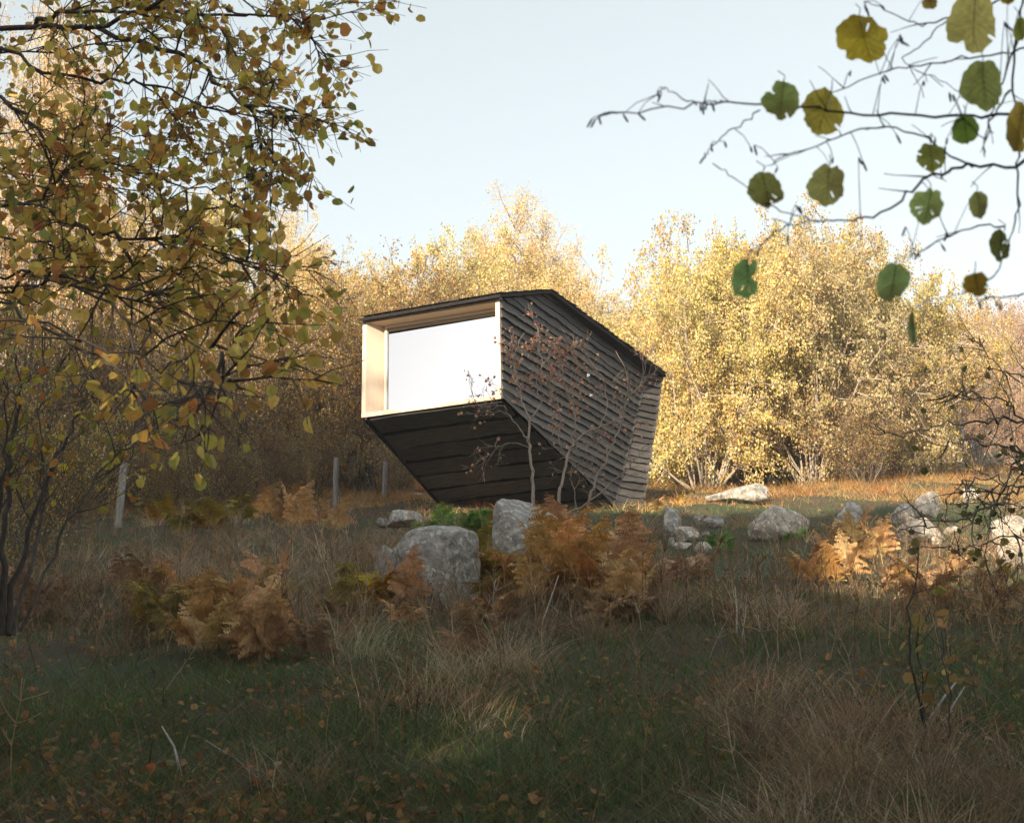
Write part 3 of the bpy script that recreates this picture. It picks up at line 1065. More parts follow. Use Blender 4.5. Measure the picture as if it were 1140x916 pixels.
hz += [
    ([tr[3] + np.array([.004, 0, 0]), tr[4] + np.array([-.3, .1, .1]), tr[5] + np.array([-.6, .2, .4])], .028, .006, UPTOP),
    (L(6.2, 5.4, (-240, 90), (-60, 42), (60, 28), (110, 31), (160, 8), (230, -18), (330, -60)), .034, .008, TW),
    (L(5.95, 5.1, (110, 31), (200, 62), (232, 82), (270, 112), (282, 122), (312, 128), (335, 137)), .017, .003, TW),
    (L(6.0, 5.2, (40, 28), (70, 14), (130, 12), (230, 12), (295, 14), (325, 20), (348, 32)), .016, .003, TW),
    (L(6.1, 5.4, (-220, 120), (-20, 50), (46, 81), (127, 89), (162, 93), (215, 108), (265, 138), (300, 172)), .022, .003, TW),
    (L(5.9, 5.0, (-220, 180), (-60, 95), (0, 116), (35, 135), (70, 162), (97, 174), (155, 193), (220, 208), (270, 232)), .024, .003, TW),
    (L(5.7, 5.0, (-220, 250), (-60, 226), (0, 224), (39, 222), (66, 197), (95, 176)), .020, .006, TW),
    (L(5.5, 4.8, (39, 222), (97, 255), (127, 262), (190, 270), (245, 282), (285, 300)), .013, .003, TW),
    (L(5.3, 4.6, (-220, 330), (-60, 300), (0, 309), (97, 313), (127, 328), (190, 346), (240, 362)), .016, .003, TW),
    (L(4.9, 4.1, (-260, 370), (-90, 318), (0, 337), (48, 363), (103, 398), (147, 429), (173, 451), (206, 473), (240, 482)), .015, .0025, TWL),
    (L(5.1, 4.4, (-260, 350), (-60, 326), (0, 324), (74, 313), (118, 316), (166, 326), (215, 328), (262, 322)), .013, .0025, TWL),
    (L(4.5, 4.0, (60, 370), (110, 385), (170, 400), (206, 425), (258, 427)), .007, .002, TWL),
    (L(4.8, 4.2, (74, 313), (140, 350), (180, 370), (220, 388), (258, 394)), .008, .002, TWL),
    (L(6.4, 5.6, (-200, -10), (-40, -30), (80, -25), (190, -40), (260, -30), (310, -12)), .02, .004, TW),
    (L(6.1, 5.6, (-150, 140), (0, 150), (80, 140), (170, 150), (240, 170)), .011, .003, TW),
    (L(6.6, 6.0, (-150, 200), (0, 190), (90, 205), (170, 222), (235, 250)), .011, .003, TW),
    (L(6.6, 5.9, (-150, 60), (0, 62), (120, 50), (220, 45), (295, 66), (335, 84)), .012, .003, TW),
    (L(6.3, 5.5, (-100, 280), (0, 265), (100, 285), (190, 300), (270, 330)), .010, .003, TW),
]
drawn_tree('hazel_tree', 'tree', 'big hazel with olive and ochre leaves reaching in from the left edge', hz_base, hz, TW,
           dict(size=.045, cols=HAZEL, w=HZ_W, scatter=.02), M_BARK_DARK, 77, 1.3, thin=.78)

# ------------------------------------------------------------------ hazel branch at the upper right, close to the camera
rb_base = np.array([2.1, 2.9, float(ground_z(2.1, 2.9))])
Yb = 2.0
rl = []
trunk = [rb_base + np.array(v) for v in ((0, 0, -.1), (.02, -.1, .5), (.0, -.25, 1.0), (-.1, -.4, 1.5), (-.25, -.55, 2.1), (-.4, -.65, 2.7))]
rl.append((trunk, .028, .010, none))
TOPR = [dict(count=9, len=.55, angle=(20, 55), n=5, wig=.14, up=.3, r=.006, **{'from': .45}),
        dict(count=5, len=.25, angle=(25, 65), n=3, wig=.2, up=0, r=.0025, rmin=.0012, leaves=(1, 3), **{'from': .2})]
rl.append(([trunk[3] + np.array([.004, 0, 0]), trunk[4] + np.array([.05, .03, .05]), trunk[5] + np.array([.15, .05, .3])], .014, .004, TOPR))


def zp(x, y):      # a point read off the enlarged upper right quarter
    return (640 + x / 2.28, y / 2.28)


def ZL(y0, y1, *pp):
    return L(y0, y1, *[zp(*q) for q in pp])


def catkin_twigs(c, ln=.10):
    return [dict(count=c, len=ln, angle=(25, 60), n=4, wig=.12, up=.0, r=.0014, rmin=.0007, leaves=0, **{'from': .15})]


rl += [
    (ZL(2.25, 1.95, (1190, -330), (1150, -60), (1128, 60), (1112, 200), (1130, 330), (1125, 420), (1122, 520), (1105, 610), (1062, 700), (985, 745)), .0034, .0012, catkin_twigs(8, .09)),
    (ZL(2.1, 1.9, (1190, 288), (1080, 290), (980, 298), (840, 292), (700, 291), (590, 272), (480, 262), (390, 262), (310, 268), (160, 285), (95, 288), (48, 306)), .0042, .0009, catkin_twigs(9, .08)),
    (ZL(1.95, 1.95, (310, 268), (265, 245), (232, 228), (210, 240)), .0014, .0007, none),
    (ZL(2.08, 1.95, (1190, 385), (1120, 420), (1000, 422), (930, 440), (880, 455), (830, 505), (760, 550), (690, 558), (620, 560), (560, 570), (500, 556)), .0045, .0009, catkin_twigs(7, .09)),
    (ZL(2.1, 2.0, (1010, 425), (935, 385), (880, 345), (790, 325), (700, 335), (620, 370), (540, 392), (500, 420)), .0024, .0008, catkin_twigs(7, .08)),
    (ZL(2.1, 2.05, (1190, 120), (1080, 140), (980, 150), (880, 165), (800, 182), (690, 220), (600, 260)), .003, .0009, catkin_twigs(7, .08)),
    (ZL(2.15, 2.1, (1190, -40), (1040, 20), (960, 45), (880, 60), (820, 40), (770, 15), (735, 5)), .0032, .0009, catkin_twigs(8, .08)),
    (ZL(2.15, 2.1, (950, 50), (900, 95), (860, 130), (830, 150), (890, 190), (960, 225), (990, 250)), .0013, .0008, catkin_twigs(5, .07)),
    (ZL(2.05, 2.0, (470, 280), (420, 320), (370, 350), (345, 375), (332, 400)), .0013, .0007, none),
    (ZL(2.0, 2.0, (350, 415), (390, 440), (435, 475), (480, 505)), .0011, .0007, none),
    (ZL(2.0, 1.95, (480, 515), (540, 540), (620, 565)), .0012, .0008, none),
    (ZL(2.05, 2.0, (1090, 575), (1020, 575), (950, 600), (890, 632), (850, 650)), .0018, .0008, catkin_twigs(4, .07)),
    (ZL(2.05, 2.0, (1105, 230), (1060, 290), (1040, 350), (985, 300)), .0022, .0010, catkin_twigs(3, .07)),
    (ZL(2.0, 1.95, (545, 570), (500, 600), (465, 630), (455, 655)), .0013, .0008, none),
    (ZL(2.05, 2.0, (1140, 745), (1080, 755), (1020, 760)), .0016, .0008, none),
    (ZL(2.1, 2.0, (1140, 60), (1095, 180), (1050, 300), (1040, 400)), .002, .0009, catkin_twigs(4, .08)),
]
TWIG_PTS = np.vstack([smooth_line(q[0], 12) for q in rl[1:]])


def tie(c, tubes_, reach=.16):
    d = np.linalg.norm(TWIG_PTS - rb_base - c, axis=1)
    k = int(d.argmin())
    if d[k] < reach:
        q = TWIG_PTS[k] - rb_base
        tubes_.add([c, c * .6 + q * .4 + np.array([0, 0, .006]), q], [.0006, .0006, .0008], (.8, .8, .8))


rbt = drawn_tree('hazel_tree', 'tree', 'bare hazel branch with catkins and few round leaves at the upper right', rb_base, rl, none,
                 dict(size=.05, cols=HAZEL, w=HZ_W), M_BARK_DARK, 91, .8, jig=.002, trunk_name='branches')
# big single leaves, each built with its own nibbled outline
SPEC = [(735, 100, 150, 150, (.20, .17, .04), 5), (525, 255, 105, 112, (.12, .16, .045), 3), (632, 287, 120, 132, (.18, .17, .04), 2),
        (1038, 218, 125, 138, (.13, .17, .05), 0), (1012, 62, 150, 165, (.19, .18, .04), 2), (992, 330, 80, 84, (.09, .15, .04), 1),
        (905, 400, 80, 84, (.11, .13, .035), 3), (486, 484, 100, 108, (.15, .18, .045), 2), (642, 470, 108, 115, (.15, .17, .045), 3),
        (897, 523, 98, 92, (.12, .17, .045), 4), (1027, 520, 56, 72, (.16, .19, .05), 0), (1080, 625, 56, 92, (.07, .085, .03), 3),
        (1020, 722, 72, 66, (.10, .08, .02), 2), (440, 707, 88, 110, (.08, .16, .045), 6), (808, 717, 92, 98, (.11, .18, .05), 1),
        (858, 832, 22, 92, (.10, .14, .05), 0), (1128, 330, 60, 150, (.18, .14, .03), 3), (902, 8, 44, 44, (.19, .16, .04), 1),
        (1132, 75, 40, 72, (.12, .15, .04), 1), (1100, -6, 46, 40, (.17, .14, .035), 1)]
rr = np.random.default_rng(5)
for (zx, zy, w, h, col, bite) in SPEC:
    col = np.array(col) * np.array([3.7, 3.3, 2.9])
    px, py = zp(zx, zy)
    yy = rr.uniform(1.88, 2.08)
    c = at(px, py, yy) - rb_base
    hw, hh = w / 2.28 / F_PX * yy / 2, h / 2.28 / F_PX * yy / 2
    m = 44
    a = np.arange(m) / m * 2 * math.pi
    rad = 1 + .03 * np.sin(a * 9 + rr.uniform(0, 6)) + .025 * np.sin(a * 17 + rr.uniform(0, 6)) + rr.normal(size=m) * .012
    rad *= 1 + .05 * np.cos(2 * a + rr.uniform(0, 6)) + .04 * np.cos(3 * a + rr.uniform(0, 6)) + .02 * np.cos(5 * a + rr.uniform(0, 6))
    rad *= 1 + .10 * np.exp(-((a - 1.5 * math.pi) / .22) ** 2)
    rad *= 1 + .06 * np.cos(a - math.pi / 2) - .06 * np.exp(-((a - math.pi / 2) / .2) ** 2)
    for b_ in range(bite):
        c0, wd, dp = rr.uniform(0, 6.28), rr.uniform(.08, .30), rr.uniform(.05, .22)
        if bite == 6:
            c0, wd, dp = .15 + rr.normal() * .1, .45, .25
        rad *= 1 - dp * np.exp(-(((a - c0 + math.pi) % (2 * math.pi) - math.pi) / wd) ** 2)
    X = np.cos(a) * rad
    Y = np.sin(a) * rad
    tilt = rr.uniform(-.8, .8)
    fold = rr.uniform(.10, .38)
    dep = fold * np.abs(X) + .08 * np.sin(3 * Y + rr.uniform(0, 6)) + .05 * np.sin(5 * X) + tilt * Y * .5
    right, upv = ROT[:, 0], ROT[:, 1]
    fw = -ROT[:, 2]
    rot = rr.uniform(-.35, .35)
    cr_, sr_ = math.cos(rot), math.sin(rot)
    rings = []
    for q in (0.0, .35, .7, 1.0):
        xx, yy2 = X * q, Y * q
        d_ = fold * np.abs(xx) + (dep - fold * np.abs(X)) * q
        x2, y2 = (xx * cr_ - yy2 * sr_) * hw, (xx * sr_ + yy2 * cr_) * hh
        rings.append(c + x2[:, None] * right + y2[:, None] * upv + (d_ * max(hw, hh))[:, None] * fw)
    V = np.vstack(rings)
    F = [(i * m + j, i * m + (j + 1) % m, (i + 1) * m + (j + 1) % m, (i + 1) * m + j) for i in range(3) for j in range(m)]
    F = [f for f in F]
    hole = rr.integers(0, len(F), bite) if bite > 1 else []
    keep = [f for i, f in enumerate(F) if i not in set(int(k) for k in hole) or i < m]
    tc_ = np.array(col) * (1 + rr.normal(size=(len(keep), 1)) * .08)
    brown = np.array([.20, .11, .03])
    edge = np.array([f[2] % m for f in keep])
    bl = (.5 * np.clip(np.sin(a[edge] * 1.0 + rr.uniform(0, 6)), 0, 1) * (rr.random() < .6))[:, None]
    mbl = MB()
    mbl.add(V - c, keep, tc_ * (1 - bl) + brown * bl, 0, True)
    # midrib and side veins following the folded blade
    vt = Tubes()

    def blade(x, y):
        a_ = math.atan2(y, x) % (2 * math.pi)
        k_ = int(a_ / (2 * math.pi) * m) % m
        q_ = min(.97, math.hypot(x, y) / rad[k_])
        x, y = math.cos(a_) * q_ * rad[k_], math.sin(a_) * q_ * rad[k_]
        d_ = fold * abs(x) + (dep[k_] - fold * abs(X[k_])) * q_
        return (x * cr_ - y * sr_) * hw * right + (x * sr_ + y * cr_) * hh * upv + d_ * max(hw, hh) * fw
    vt.add([blade(0, t) for t in np.linspace(.95, -.95, 12)], np.linspace(.00075, .0003, 12), col * .55)
    for vy in (.72, .45, .18, -.1, -.36, -.6):
        for sg in (-1, 1):
            ln_ = .78 * math.sqrt(max(.05, 1 - (vy - .25) ** 2))
            vt.add([blade(sg * ln_ * t, vy - .42 * t - .1 * t * t) for t in np.linspace(0, 1, 7)], np.linspace(.00045, .0002, 7), col * .6)
    vt.into(mbl, 4, thin_k=4)
    # stalk
    s0 = c + upv * hh * 1.0 - right * math.sin(rot) * hh
    tb = Tubes()
    tie(s0, tb)
    tb.add([s0 - upv * hh * .1, s0 + upv * .008 + right * .002, s0 + upv * .016 + right * rr.normal() * .006], [.0009, .0008, .0008], (.16, .12, .04))
    tb.into(mbl, 4, thin_k=4, origin=c)
    lo_ = mbl.build('leaf', M_NEARLEAF, rbt)
    lo_.location = c.tolist()
CAT = [(45, 300), (60, 296), (52, 304), (122, 290), (160, 288), (220, 236), (210, 230), (318, 265), (325, 262), (335, 262), (348, 262), (345, 372), (380, 360),
       (332, 395), (445, 372), (455, 368), (515, 425), (560, 520), (570, 525), (655, 400), (720, 400), (730, 408), (815, 340), (818, 100), (830, 95), (825, 88),
       (885, 205), (780, 195), (785, 190), (735, 15), (740, 20), (775, 12), (950, 235), (960, 240), (940, 370), (915, 350), (930, 440), (930, 620), (875, 640),
       (840, 575), (945, 595), (1095, 60), (1100, 68), (1090, 55), (945, 350), (465, 635), (540, 595), (700, 180), (1030, 765), (1070, 765), (1080, 770), (1025, 770)]
for (zx, zy) in CAT:
    px, py = zp(zx, zy)
    c = at(px, py, 2.0 + rr.normal() * .03) - rb_base
    ln = rr.uniform(.010, .018)
    d = np.array([rr.normal() * .35, rr.normal() * .3, -1.0])
    pts = [c + d * ln * t for t in (0, .15, .5, .85, 1.0)]
    tb = Tubes()
    tie(pts[0], tb)
    tb.add(pts, [.0006, .0015, .0019, .0016, .0006], (1, 1, 1))
    mbc = MB()
    tb.into(mbc, 6, thin_k=6, origin=c)
    co_ = mbc.build('catkin', M_BARK_DARK, rbt)
    co_.location = c.tolist()

# ------------------------------------------------------------------ bare leaning bush at the right edge


def z2(x, y):
    return (940 + x / 2.86, 320 + y / 2.86)


def Z2L(y0, y1, *pp):
    return L(y0, y1, *[z2(*q) for q in pp])


rb2 = np.array([4.6, 9.6, float(ground_z(4.6, 9.6))])
st = [rb2 + np.array(v) for v in ((0, 0, -.1), (-.1, .0, .6), (-.2, -.1, 1.2), (-.3, -.1, 1.9), (-.35, 0, 2.6))]
TB = [dict(count=12, len=.5, angle=(20, 65), n=5, wig=.18, up=.0, r=.006, rmin=.002, **{'from': .1}),
      dict(count=4, len=.22, angle=(25, 70), n=3, wig=.22, up=.05, r=.0026, rmin=.0016, leaves=(-2, 1), **{'from': .2})]
drawn_tree('leaning_bush', 'shrub', 'nearly bare crooked bush with small dark leaves reaching in at the right edge', rb2, [
    (st, .05, .014, none),
    ([st[3] + np.array([.005, 0, 0]), st[4] + np.array([.25, .1, .1]), st[4] + np.array([.5, .15, .7])], .018, .005, TB),
    (Z2L(9.6, 9.0, (760, 430), (640, 412), (572, 420), (480, 425), (400, 430), (330, 440), (250, 455), (160, 470), (90, 465)), .020, .003, TB),
    (Z2L(9.5, 9.2, (720, 560), (640, 530), (572, 520), (480, 500), (400, 485), (330, 500), (270, 495)), .014, .003, TB),
    (Z2L(9.4, 8.8, (740, 600), (640, 600), (572, 632), (540, 660), (450, 700), (380, 740), (300, 745), (240, 770), (170, 782)), .018, .003, TB),
    (Z2L(9.4, 9.0, (640, 645), (572, 640), (500, 618), (430, 610), (370, 630), (320, 690)), .009, .003, TB),
    (Z2L(9.2, 8.6, (760, 760), (640, 810), (572, 800), (520, 782), (440, 820), (360, 840), (315, 830)), .012, .003, TB),
    (Z2L(9.6, 9.4, (700, 330), (572, 280), (510, 270), (450, 200), (430, 170), (385, 150)), .010, .003, TB),
    (Z2L(9.5, 9.2, (572, 420), (500, 360), (430, 345), (360, 350), (300, 340)), .008, .002, TB),
    (Z2L(9.5, 9.2, (560, 525), (520, 600), (470, 660), (440, 720), (430, 760)), .008, .002, TB)],
    TB, dict(size=.055, cols=[(.10, .12, .03), (.16, .15, .04), (.24, .15, .04), (.08, .09, .03)], w=[3, 3, 2, 2], scatter=.02), M_BARK, 17, .85, 'fold', jig=.018)

# ------------------------------------------------------------------ red-leaved sapling in front of the cabin


def z5(x, y):
    return (540 + x / 2.955, 350 + y / 2.955)


def Z5L(y0, y1, *pp):
    return L(y0, y1, *[z5(*q) for q in pp])


TS = [dict(count=9, len=.65, angle=(20, 60), n=5, wig=.15, up=.2, r=.005, rmin=.0028, **{'from': .3}),
      dict(count=5, len=.30, angle=(25, 65), n=3, wig=.2, up=.1, r=.004, rmin=.0022, leaves=(0, 2), **{'from': .2})]
TSR = [dict(count=9, len=.55, angle=(20, 55), n=5, wig=.15, up=.4, r=.005, rmin=.0028, **{'from': .2}),
       dict(count=5, len=.28, angle=(25, 60), n=3, wig=.2, up=.3, r=.004, rmin=.0022, leaves=(2, 5), **{'from': .2})]
TS0 = [dict(count=8, len=.6, angle=(20, 70), n=5, wig=.2, up=.0, r=.005, rmin=.0025, **{'from': .3}),
       dict(count=4, len=.30, angle=(25, 70), n=3, wig=.25, up=.0, r=.003, rmin=.002, leaves=(0, 1), **{'from': .2})]
sp = at(615, 600, 17.6)
sp[2] = float(ground_z(sp[0], sp[1]))
sap = drawn_tree('sapling', 'sapling', 'thin grey sapling with reddish leaves in front of the dark cabin wall', sp, [
    (Z5L(17.6, 18.2, (172, 735), (165, 640), (155, 560), (150, 470), (145, 400), (148, 345)), 0.029, 0.0156, none),
    (Z5L(18.2, 18.5, (148, 345), (185, 290), (165, 230), (185, 170), (178, 110), (175, 50)), 0.014, 0.0031, TSR),
    (Z5L(18.2, 18.4, (148, 345), (120, 280), (100, 200), (95, 120), (130, 60)), 0.013, 0.0031, TSR),
    (Z5L(18.0, 17.8, (147, 420), (110, 375), (78, 328), (60, 300), (20, 310), (-40, 300)), 0.013, 0.0031, TS),
    (Z5L(18.0, 18.0, (150, 440), (90, 420), (40, 440), (-30, 490)), 0.008, 0.0023, TS0),
    (Z5L(17.7, 18.4, (225, 700), (240, 610), (255, 540), (270, 470), (285, 430), (325, 390), (380, 370), (440, 345), (500, 330)), 0.027, 0.0055, TS),
    (Z5L(18.1, 18.5, (285, 430), (293, 370), (296, 310), (262, 240), (255, 180), (250, 150)), 0.013, 0.0031, TSR),
    (Z5L(17.7, 18.6, (320, 700), (335, 650), (355, 570), (385, 500), (420, 430), (440, 380), (460, 300), (470, 200), (430, 120)), 0.025, 0.0039, TS),
    (Z5L(17.6, 18.3, (240, 680), (275, 655), (360, 600), (430, 540), (500, 470), (525, 430)), 0.018, 0.0047, TS0),
    (Z5L(17.8, 18.0, (300, 690), (300, 640), (290, 570), (278, 530), (300, 480)), 0.010, 0.0031, TS0),
    (Z5L(18.3, 18.6, (380, 370), (400, 300), (390, 220), (350, 160), (310, 100)), 0.009, 0.0031, TS),
    (Z5L(18.4, 18.7, (440, 345), (480, 270), (520, 210), (530, 150)), 0.009, 0.0031, TS),
    (Z5L(18.2, 18.3, (270, 480), (240, 400), (250, 330), (220, 250), (240, 200)), 0.008, 0.0031, TSR)],
    TS, dict(size=.047, cols=[(.50, .27, .17), (.42, .21, .14), (.54, .33, .19), (.52, .20, .14)], w=[4, 3, 2, 1], scatter=.03), M_BARK, 29, 1.7, 'fold', jig=.012)


# saplings near the left edge and at the lower right
def z3b(x, y):
    return (x / 2.695, 380 + y / 2.695)


def Z3L(y0, y1, *pp):
    return L(y0, y1, *[z3b(*q) for q in pp])


TD = [dict(count=7, len=.5, angle=(15, 50), n=4, wig=.14, up=.3, r=.005, rmin=.002, **{'from': .3}),
      dict(count=4, len=.22, angle=(25, 60), n=3, wig=.2, up=.1, r=.003, rmin=.0016, leaves=(0, 2), **{'from': .2})]
lb_ = at(12, 690, 8.6)
lb_[2] = float(ground_z(lb_[0], lb_[1]))
drawn_tree('young_hazel', 'sapling', 'slim dark saplings with a few yellow leaves at the left edge', lb_, [
    (Z3L(8.6, 8.7, (30, 880), (40, 740), (100, 520), (150, 400), (200, 290), (250, 190), (270, 100)), .024, .004, TD),
    (Z3L(8.6, 8.4, (10, 880), (10, 620), (30, 430), (40, 300), (60, 150), (50, 40)), .026, .005, TD),
    (Z3L(8.5, 8.6, (40, 880), (110, 600), (125, 480), (130, 330), (110, 200)), .016, .004, TD),
    (Z3L(8.6, 8.2, (-10, 860), (-10, 600), (0, 420), (20, 250), (10, 120)), .020, .004, TD),
    (Z3L(8.6, 8.8, (60, 870), (160, 640), (250, 470), (330, 350), (400, 310)), .012, .003, TD)],
    TD, dict(size=.062, cols=[(.42, .32, .05), (.44, .26, .05), (.24, .24, .05), (.36, .16, .04)], w=[4, 2, 2, 2], scatter=.02), M_BARK_DARK, 41, 1.1, jig=.012)


def z8(x, y):
    return (640 + x / 2.28, 560 + y / 2.28)


def Z8L(y0, y1, *pp):
    return L(y0, y1, *[z8(*q) for q in pp])


TR = [dict(count=6, len=.28, angle=(25, 60), n=3, wig=.12, up=.2, r=.003, rmin=.0013, leaves=(1, 2), **{'from': .25})]
rs = on_ground(*z8(878, 650))
yy = rs[1]
drawn_tree('young_hazel', 'sapling', 'thin dark sapling with a few yellowed leaves in the lower right grass', rs, [
    (Z8L(yy, yy + .1, (878, 655), (887, 570), (862, 440), (845, 300), (865, 180), (872, 100)), .010, .003, TR),
    (Z8L(yy, yy + .2, (945, 640), (950, 520), (940, 400), (925, 280)), .007, .002, TR),
    (Z8L(yy, yy + .1, (885, 560), (880, 440), (870, 340), (905, 260)), .005, .002, TR),
    (Z8L(yy + .2, yy + .5, (1010, 640), (1020, 500), (1000, 380)), .006, .002, TR)],
    TR, dict(size=.062, cols=[(.28, .20, .05), (.20, .17, .04), (.34, .20, .05)], w=[2, 2, 1], scatter=.01), M_BARK_DARK, 43, .8, jig=.006)
rs2 = on_ground(1090, 690)
drawn_tree('young_hazel', 'sapling', 'leafy stem standing in dry grass near the right edge', rs2, [
    (Z8L(rs2[1], rs2[1], (1095, 290), (1065, 210), (1045, 150), (1055, 60)), .012, .003, TR),
    (Z8L(rs2[1], rs2[1], (1085, 290), (1100, 220), (1080, 160)), .008, .003, TR)],
    TR, dict(size=.07, cols=[(.28, .20, .05), (.20, .17, .04), (.34, .20, .05)], w=[2, 2, 1], scatter=.01), M_BARK_DARK, 44, .8, jig=.01)


# ------------------------------------------------------------------ rocks
def rock(px, py, wpx, hpx, label, seed, depth=.8, cuts=7, tone=1.0, group=None, sink=.18, name='rock', warm=1.0):
    """A weathered stone: a subdivided ball cut by random planes; base at photo pixel (px, py)."""
    p = on_ground(px, py)
    R = np.random.default_rng(seed)
    w = wpx / F_PX * p[1] / 2
    h = hpx / F_PX * p[1]
    bm_v, bm_f = ICO
    V = np.sign(bm_v) * np.abs(bm_v) ** .80
    for _ in range(cuts):
        nrm = unit(R.normal(size=3) + np.array([0, -.2, .25]))
        dd = R.uniform(.52, .85)
        s = V @ nrm - dd
        V = V - np.where(s > 0, s * .92, 0)[:, None] * nrm
    f = V @ R.normal(size=(3, 5)) * 2.2 + R.uniform(0, 6, 5)
    V = V * (1 + .035 * np.sin(f).sum(1)[:, None])
    f = V @ R.normal(size=(3, 6)) * 7 + R.uniform(0, 6, 6)
    V = V * (1 + .008 * np.sin(f).sum(1)[:, None])
    lo, hi = V.min(0), V.max(0)
    V = (V - (lo + hi) / 2) / ((hi - lo) / 2)
    hh = h * (1 + sink) / 2
    V = V * np.array([w, w * depth, hh]) + np.array([0, 0, h - hh])
    mb = MB()
    mb.add(V, bm_f, (tone * warm, tone, tone / warm), 0, True)
    o = mb.build(name, M_ROCK)
    o.location = p.tolist()
    o.rotation_euler = (0, 0, R.uniform(-.3, .3))
    return tag(o, label, 'rock', group)


def ico(sub_):
    import bmesh
    b = bmesh.new()
    bmesh.ops.create_icosphere(b, subdivisions=sub_, radius=1.0)
    v = np.array([q.co[:] for q in b.verts])
    f = np.array([[q.index for q in t.verts] for t in b.faces])
    b.free()
    return v, f


ICO = ico(5)
rock(487, 674, 100, 90, 'large grey boulder with a steep lichen spotted face among the ferns', 12, .8, 6, 1.0, name='boulder')
rock(588, 642, 80, 96, 'tall rounded boulder behind the thin sapling stems, below the cabin', 14, .8, 5, .95, name='boulder')
rock(432, 652, 34, 48, 'narrow grey stone leaning against the left side of the large boulder', 15, .8, 6, .8)
rock(452, 586, 42, 19, 'flat pale rock behind the large boulder, beside green ferns', 16, .9, 7, 1.1)
rock(427, 587, 17, 12, 'small brown stone left of the flat pale rock', 17, .9, 6, .7)
rock(461, 556, 28, 10, 'low flat rock beside the lower left corner of the cabin', 18, 1.0, 6, 1.1)
PILE = 'stones of the little pile right of the cabin'
rock(749, 596, 21, 33, 'tall upright grey stone at the left of the stone pile', 19, .8, 7, 1.1, PILE)
rock(778, 584, 13, 11, 'small grey stone right of the tall upright stone', 20, .9, 6, 1.1, PILE)
rock(795, 588, 23, 17, 'pointed grey brown stone at the upper right of the pile', 22, .9, 7, .85, PILE)
rock(766, 603, 30, 18, 'cream rounded stone in the middle of the pile', 23, .9, 5, 1.35, PILE, warm=1.07)
rock(760, 613, 23, 12, 'low cream stone at the front left of the pile', 24, .9, 6, 1.25, PILE, warm=1.06)
rock(783, 616, 21, 13, 'smooth oval cream stone lowest in the pile', 25, .9, 4, 1.35, PILE, warm=1.07)
rock(785, 598, 12, 7, 'small dark stone wedged behind the cream stones', 26, .9, 6, .8, PILE)
rock(748, 607, 9, 9, 'tiny pale stone at the foot of the tall upright stone', 27, .9, 6, 1.3, PILE)
rock(810, 602, 8, 6, 'tiny grey stone just right of the small green fern', 28, .9, 6, 1.0, PILE)
rock(868, 600, 70, 36, 'big pale wedge shaped rock alone in the clearing', 31, .8, 6, 1.4, warm=1.06)
rock(820, 560, 74, 22, 'long low lichen covered boulder in front of the golden shrub', 32, .6, 7, 1.1)
rock(796, 524, 11, 10, 'small white stone above the long low boulder', 33, .9, 6, 1.5)
rock(861, 540, 16, 13, 'grey stone between the long boulder and the shrub stems', 34, .9, 6, 1.1)
rock(947, 590, 32, 34, 'grey stone half hidden in orange bracken right of the wedge rock', 35, .8, 7, 1.0)
OUT = 'sunlit outcrop stones at right'
rock(1006, 582, 28, 24, 'sunlit block at the left end of the right outcrop', 36, .8, 9, 1.1, OUT, warm=1.05)
rock(1034, 578, 32, 32, 'highest sunlit block of the right outcrop', 37, .8, 9, 1.1, OUT, warm=1.05)
rock(1026, 602, 52, 26, 'broad sunlit slab at the foot of the right outcrop', 38, .8, 9, 1.1, OUT, warm=1.05)
rock(1058, 594, 16, 8, 'small flat bright stone right of the broad slab', 39, .9, 6, 1.5, OUT, warm=1.05)
rock(1043, 606, 11, 10, 'little bright stone below the broad slab', 40, .9, 6, 1.5, OUT, warm=1.05)
rock(1132, 628, 46, 58, 'large sunlit rock face at the right edge', 42, .8, 9, 1.0, OUT, warm=1.06)
rock(1082, 560, 22, 18, 'pale stone between the outcrop and the right edge', 43, .8, 6, 1.3, OUT, warm=1.05)


# ------------------------------------------------------------------ fence posts
def post(px, py, hpx, wpx, label, lean, seed):
    p = on_ground(px, py)
    R = np.random.default_rng(seed)
    h, r0 = hpx / F_PX * p[1], wpx / F_PX * p[1] / 2
    mb = MB()
    k = 12
    zs = [-.2, .0, h * .3, h * .6, h * .9, h * .985, h]
    a = np.arange(k) / k * 2 * math.pi
    prof = 1 + .10 * np.sin(3 * a + 1) + R.normal(size=k) * .05
    V, F = [], []
    for i, z in enumerate(zs):
        s = r0 * (1.05 - .1 * max(z, 0) / h) * (.82 if i == len(zs) - 1 else 1) * (1 + R.normal() * .02)
        V += [(math.cos(q) * s * pr + lean * z, math.sin(q) * s * pr, z + (R.normal() * .012 if i >= 5 else 0)) for q, pr in zip(a, prof)]
    for i in range(len(zs) - 1):
        F += [(i * k + j, i * k + (j + 1) % k, (i + 1) * k + (j + 1) % k, (i + 1) * k + j) for j in range(k)]
    mb.add(V, F)
    mb.add(V, [tuple((len(zs) - 1) * k + j for j in range(k))])
    o = mb.build('fence_post', M_POST)
    o.location = p.tolist()
    tag(o, label, 'post', 'old wooden fence posts left of the cabin')


post(131, 586, 76, 8.5, 'tall weathered fence post among the dark thicket at left', .03, 1)
post(373, 564, 58, 6.5, 'fence post left of the cabin overhang, in front of the thicket', 0, 2)
post(427, 557, 46, 5, 'brown fence post seen under the cabin overhang', .03, 3)

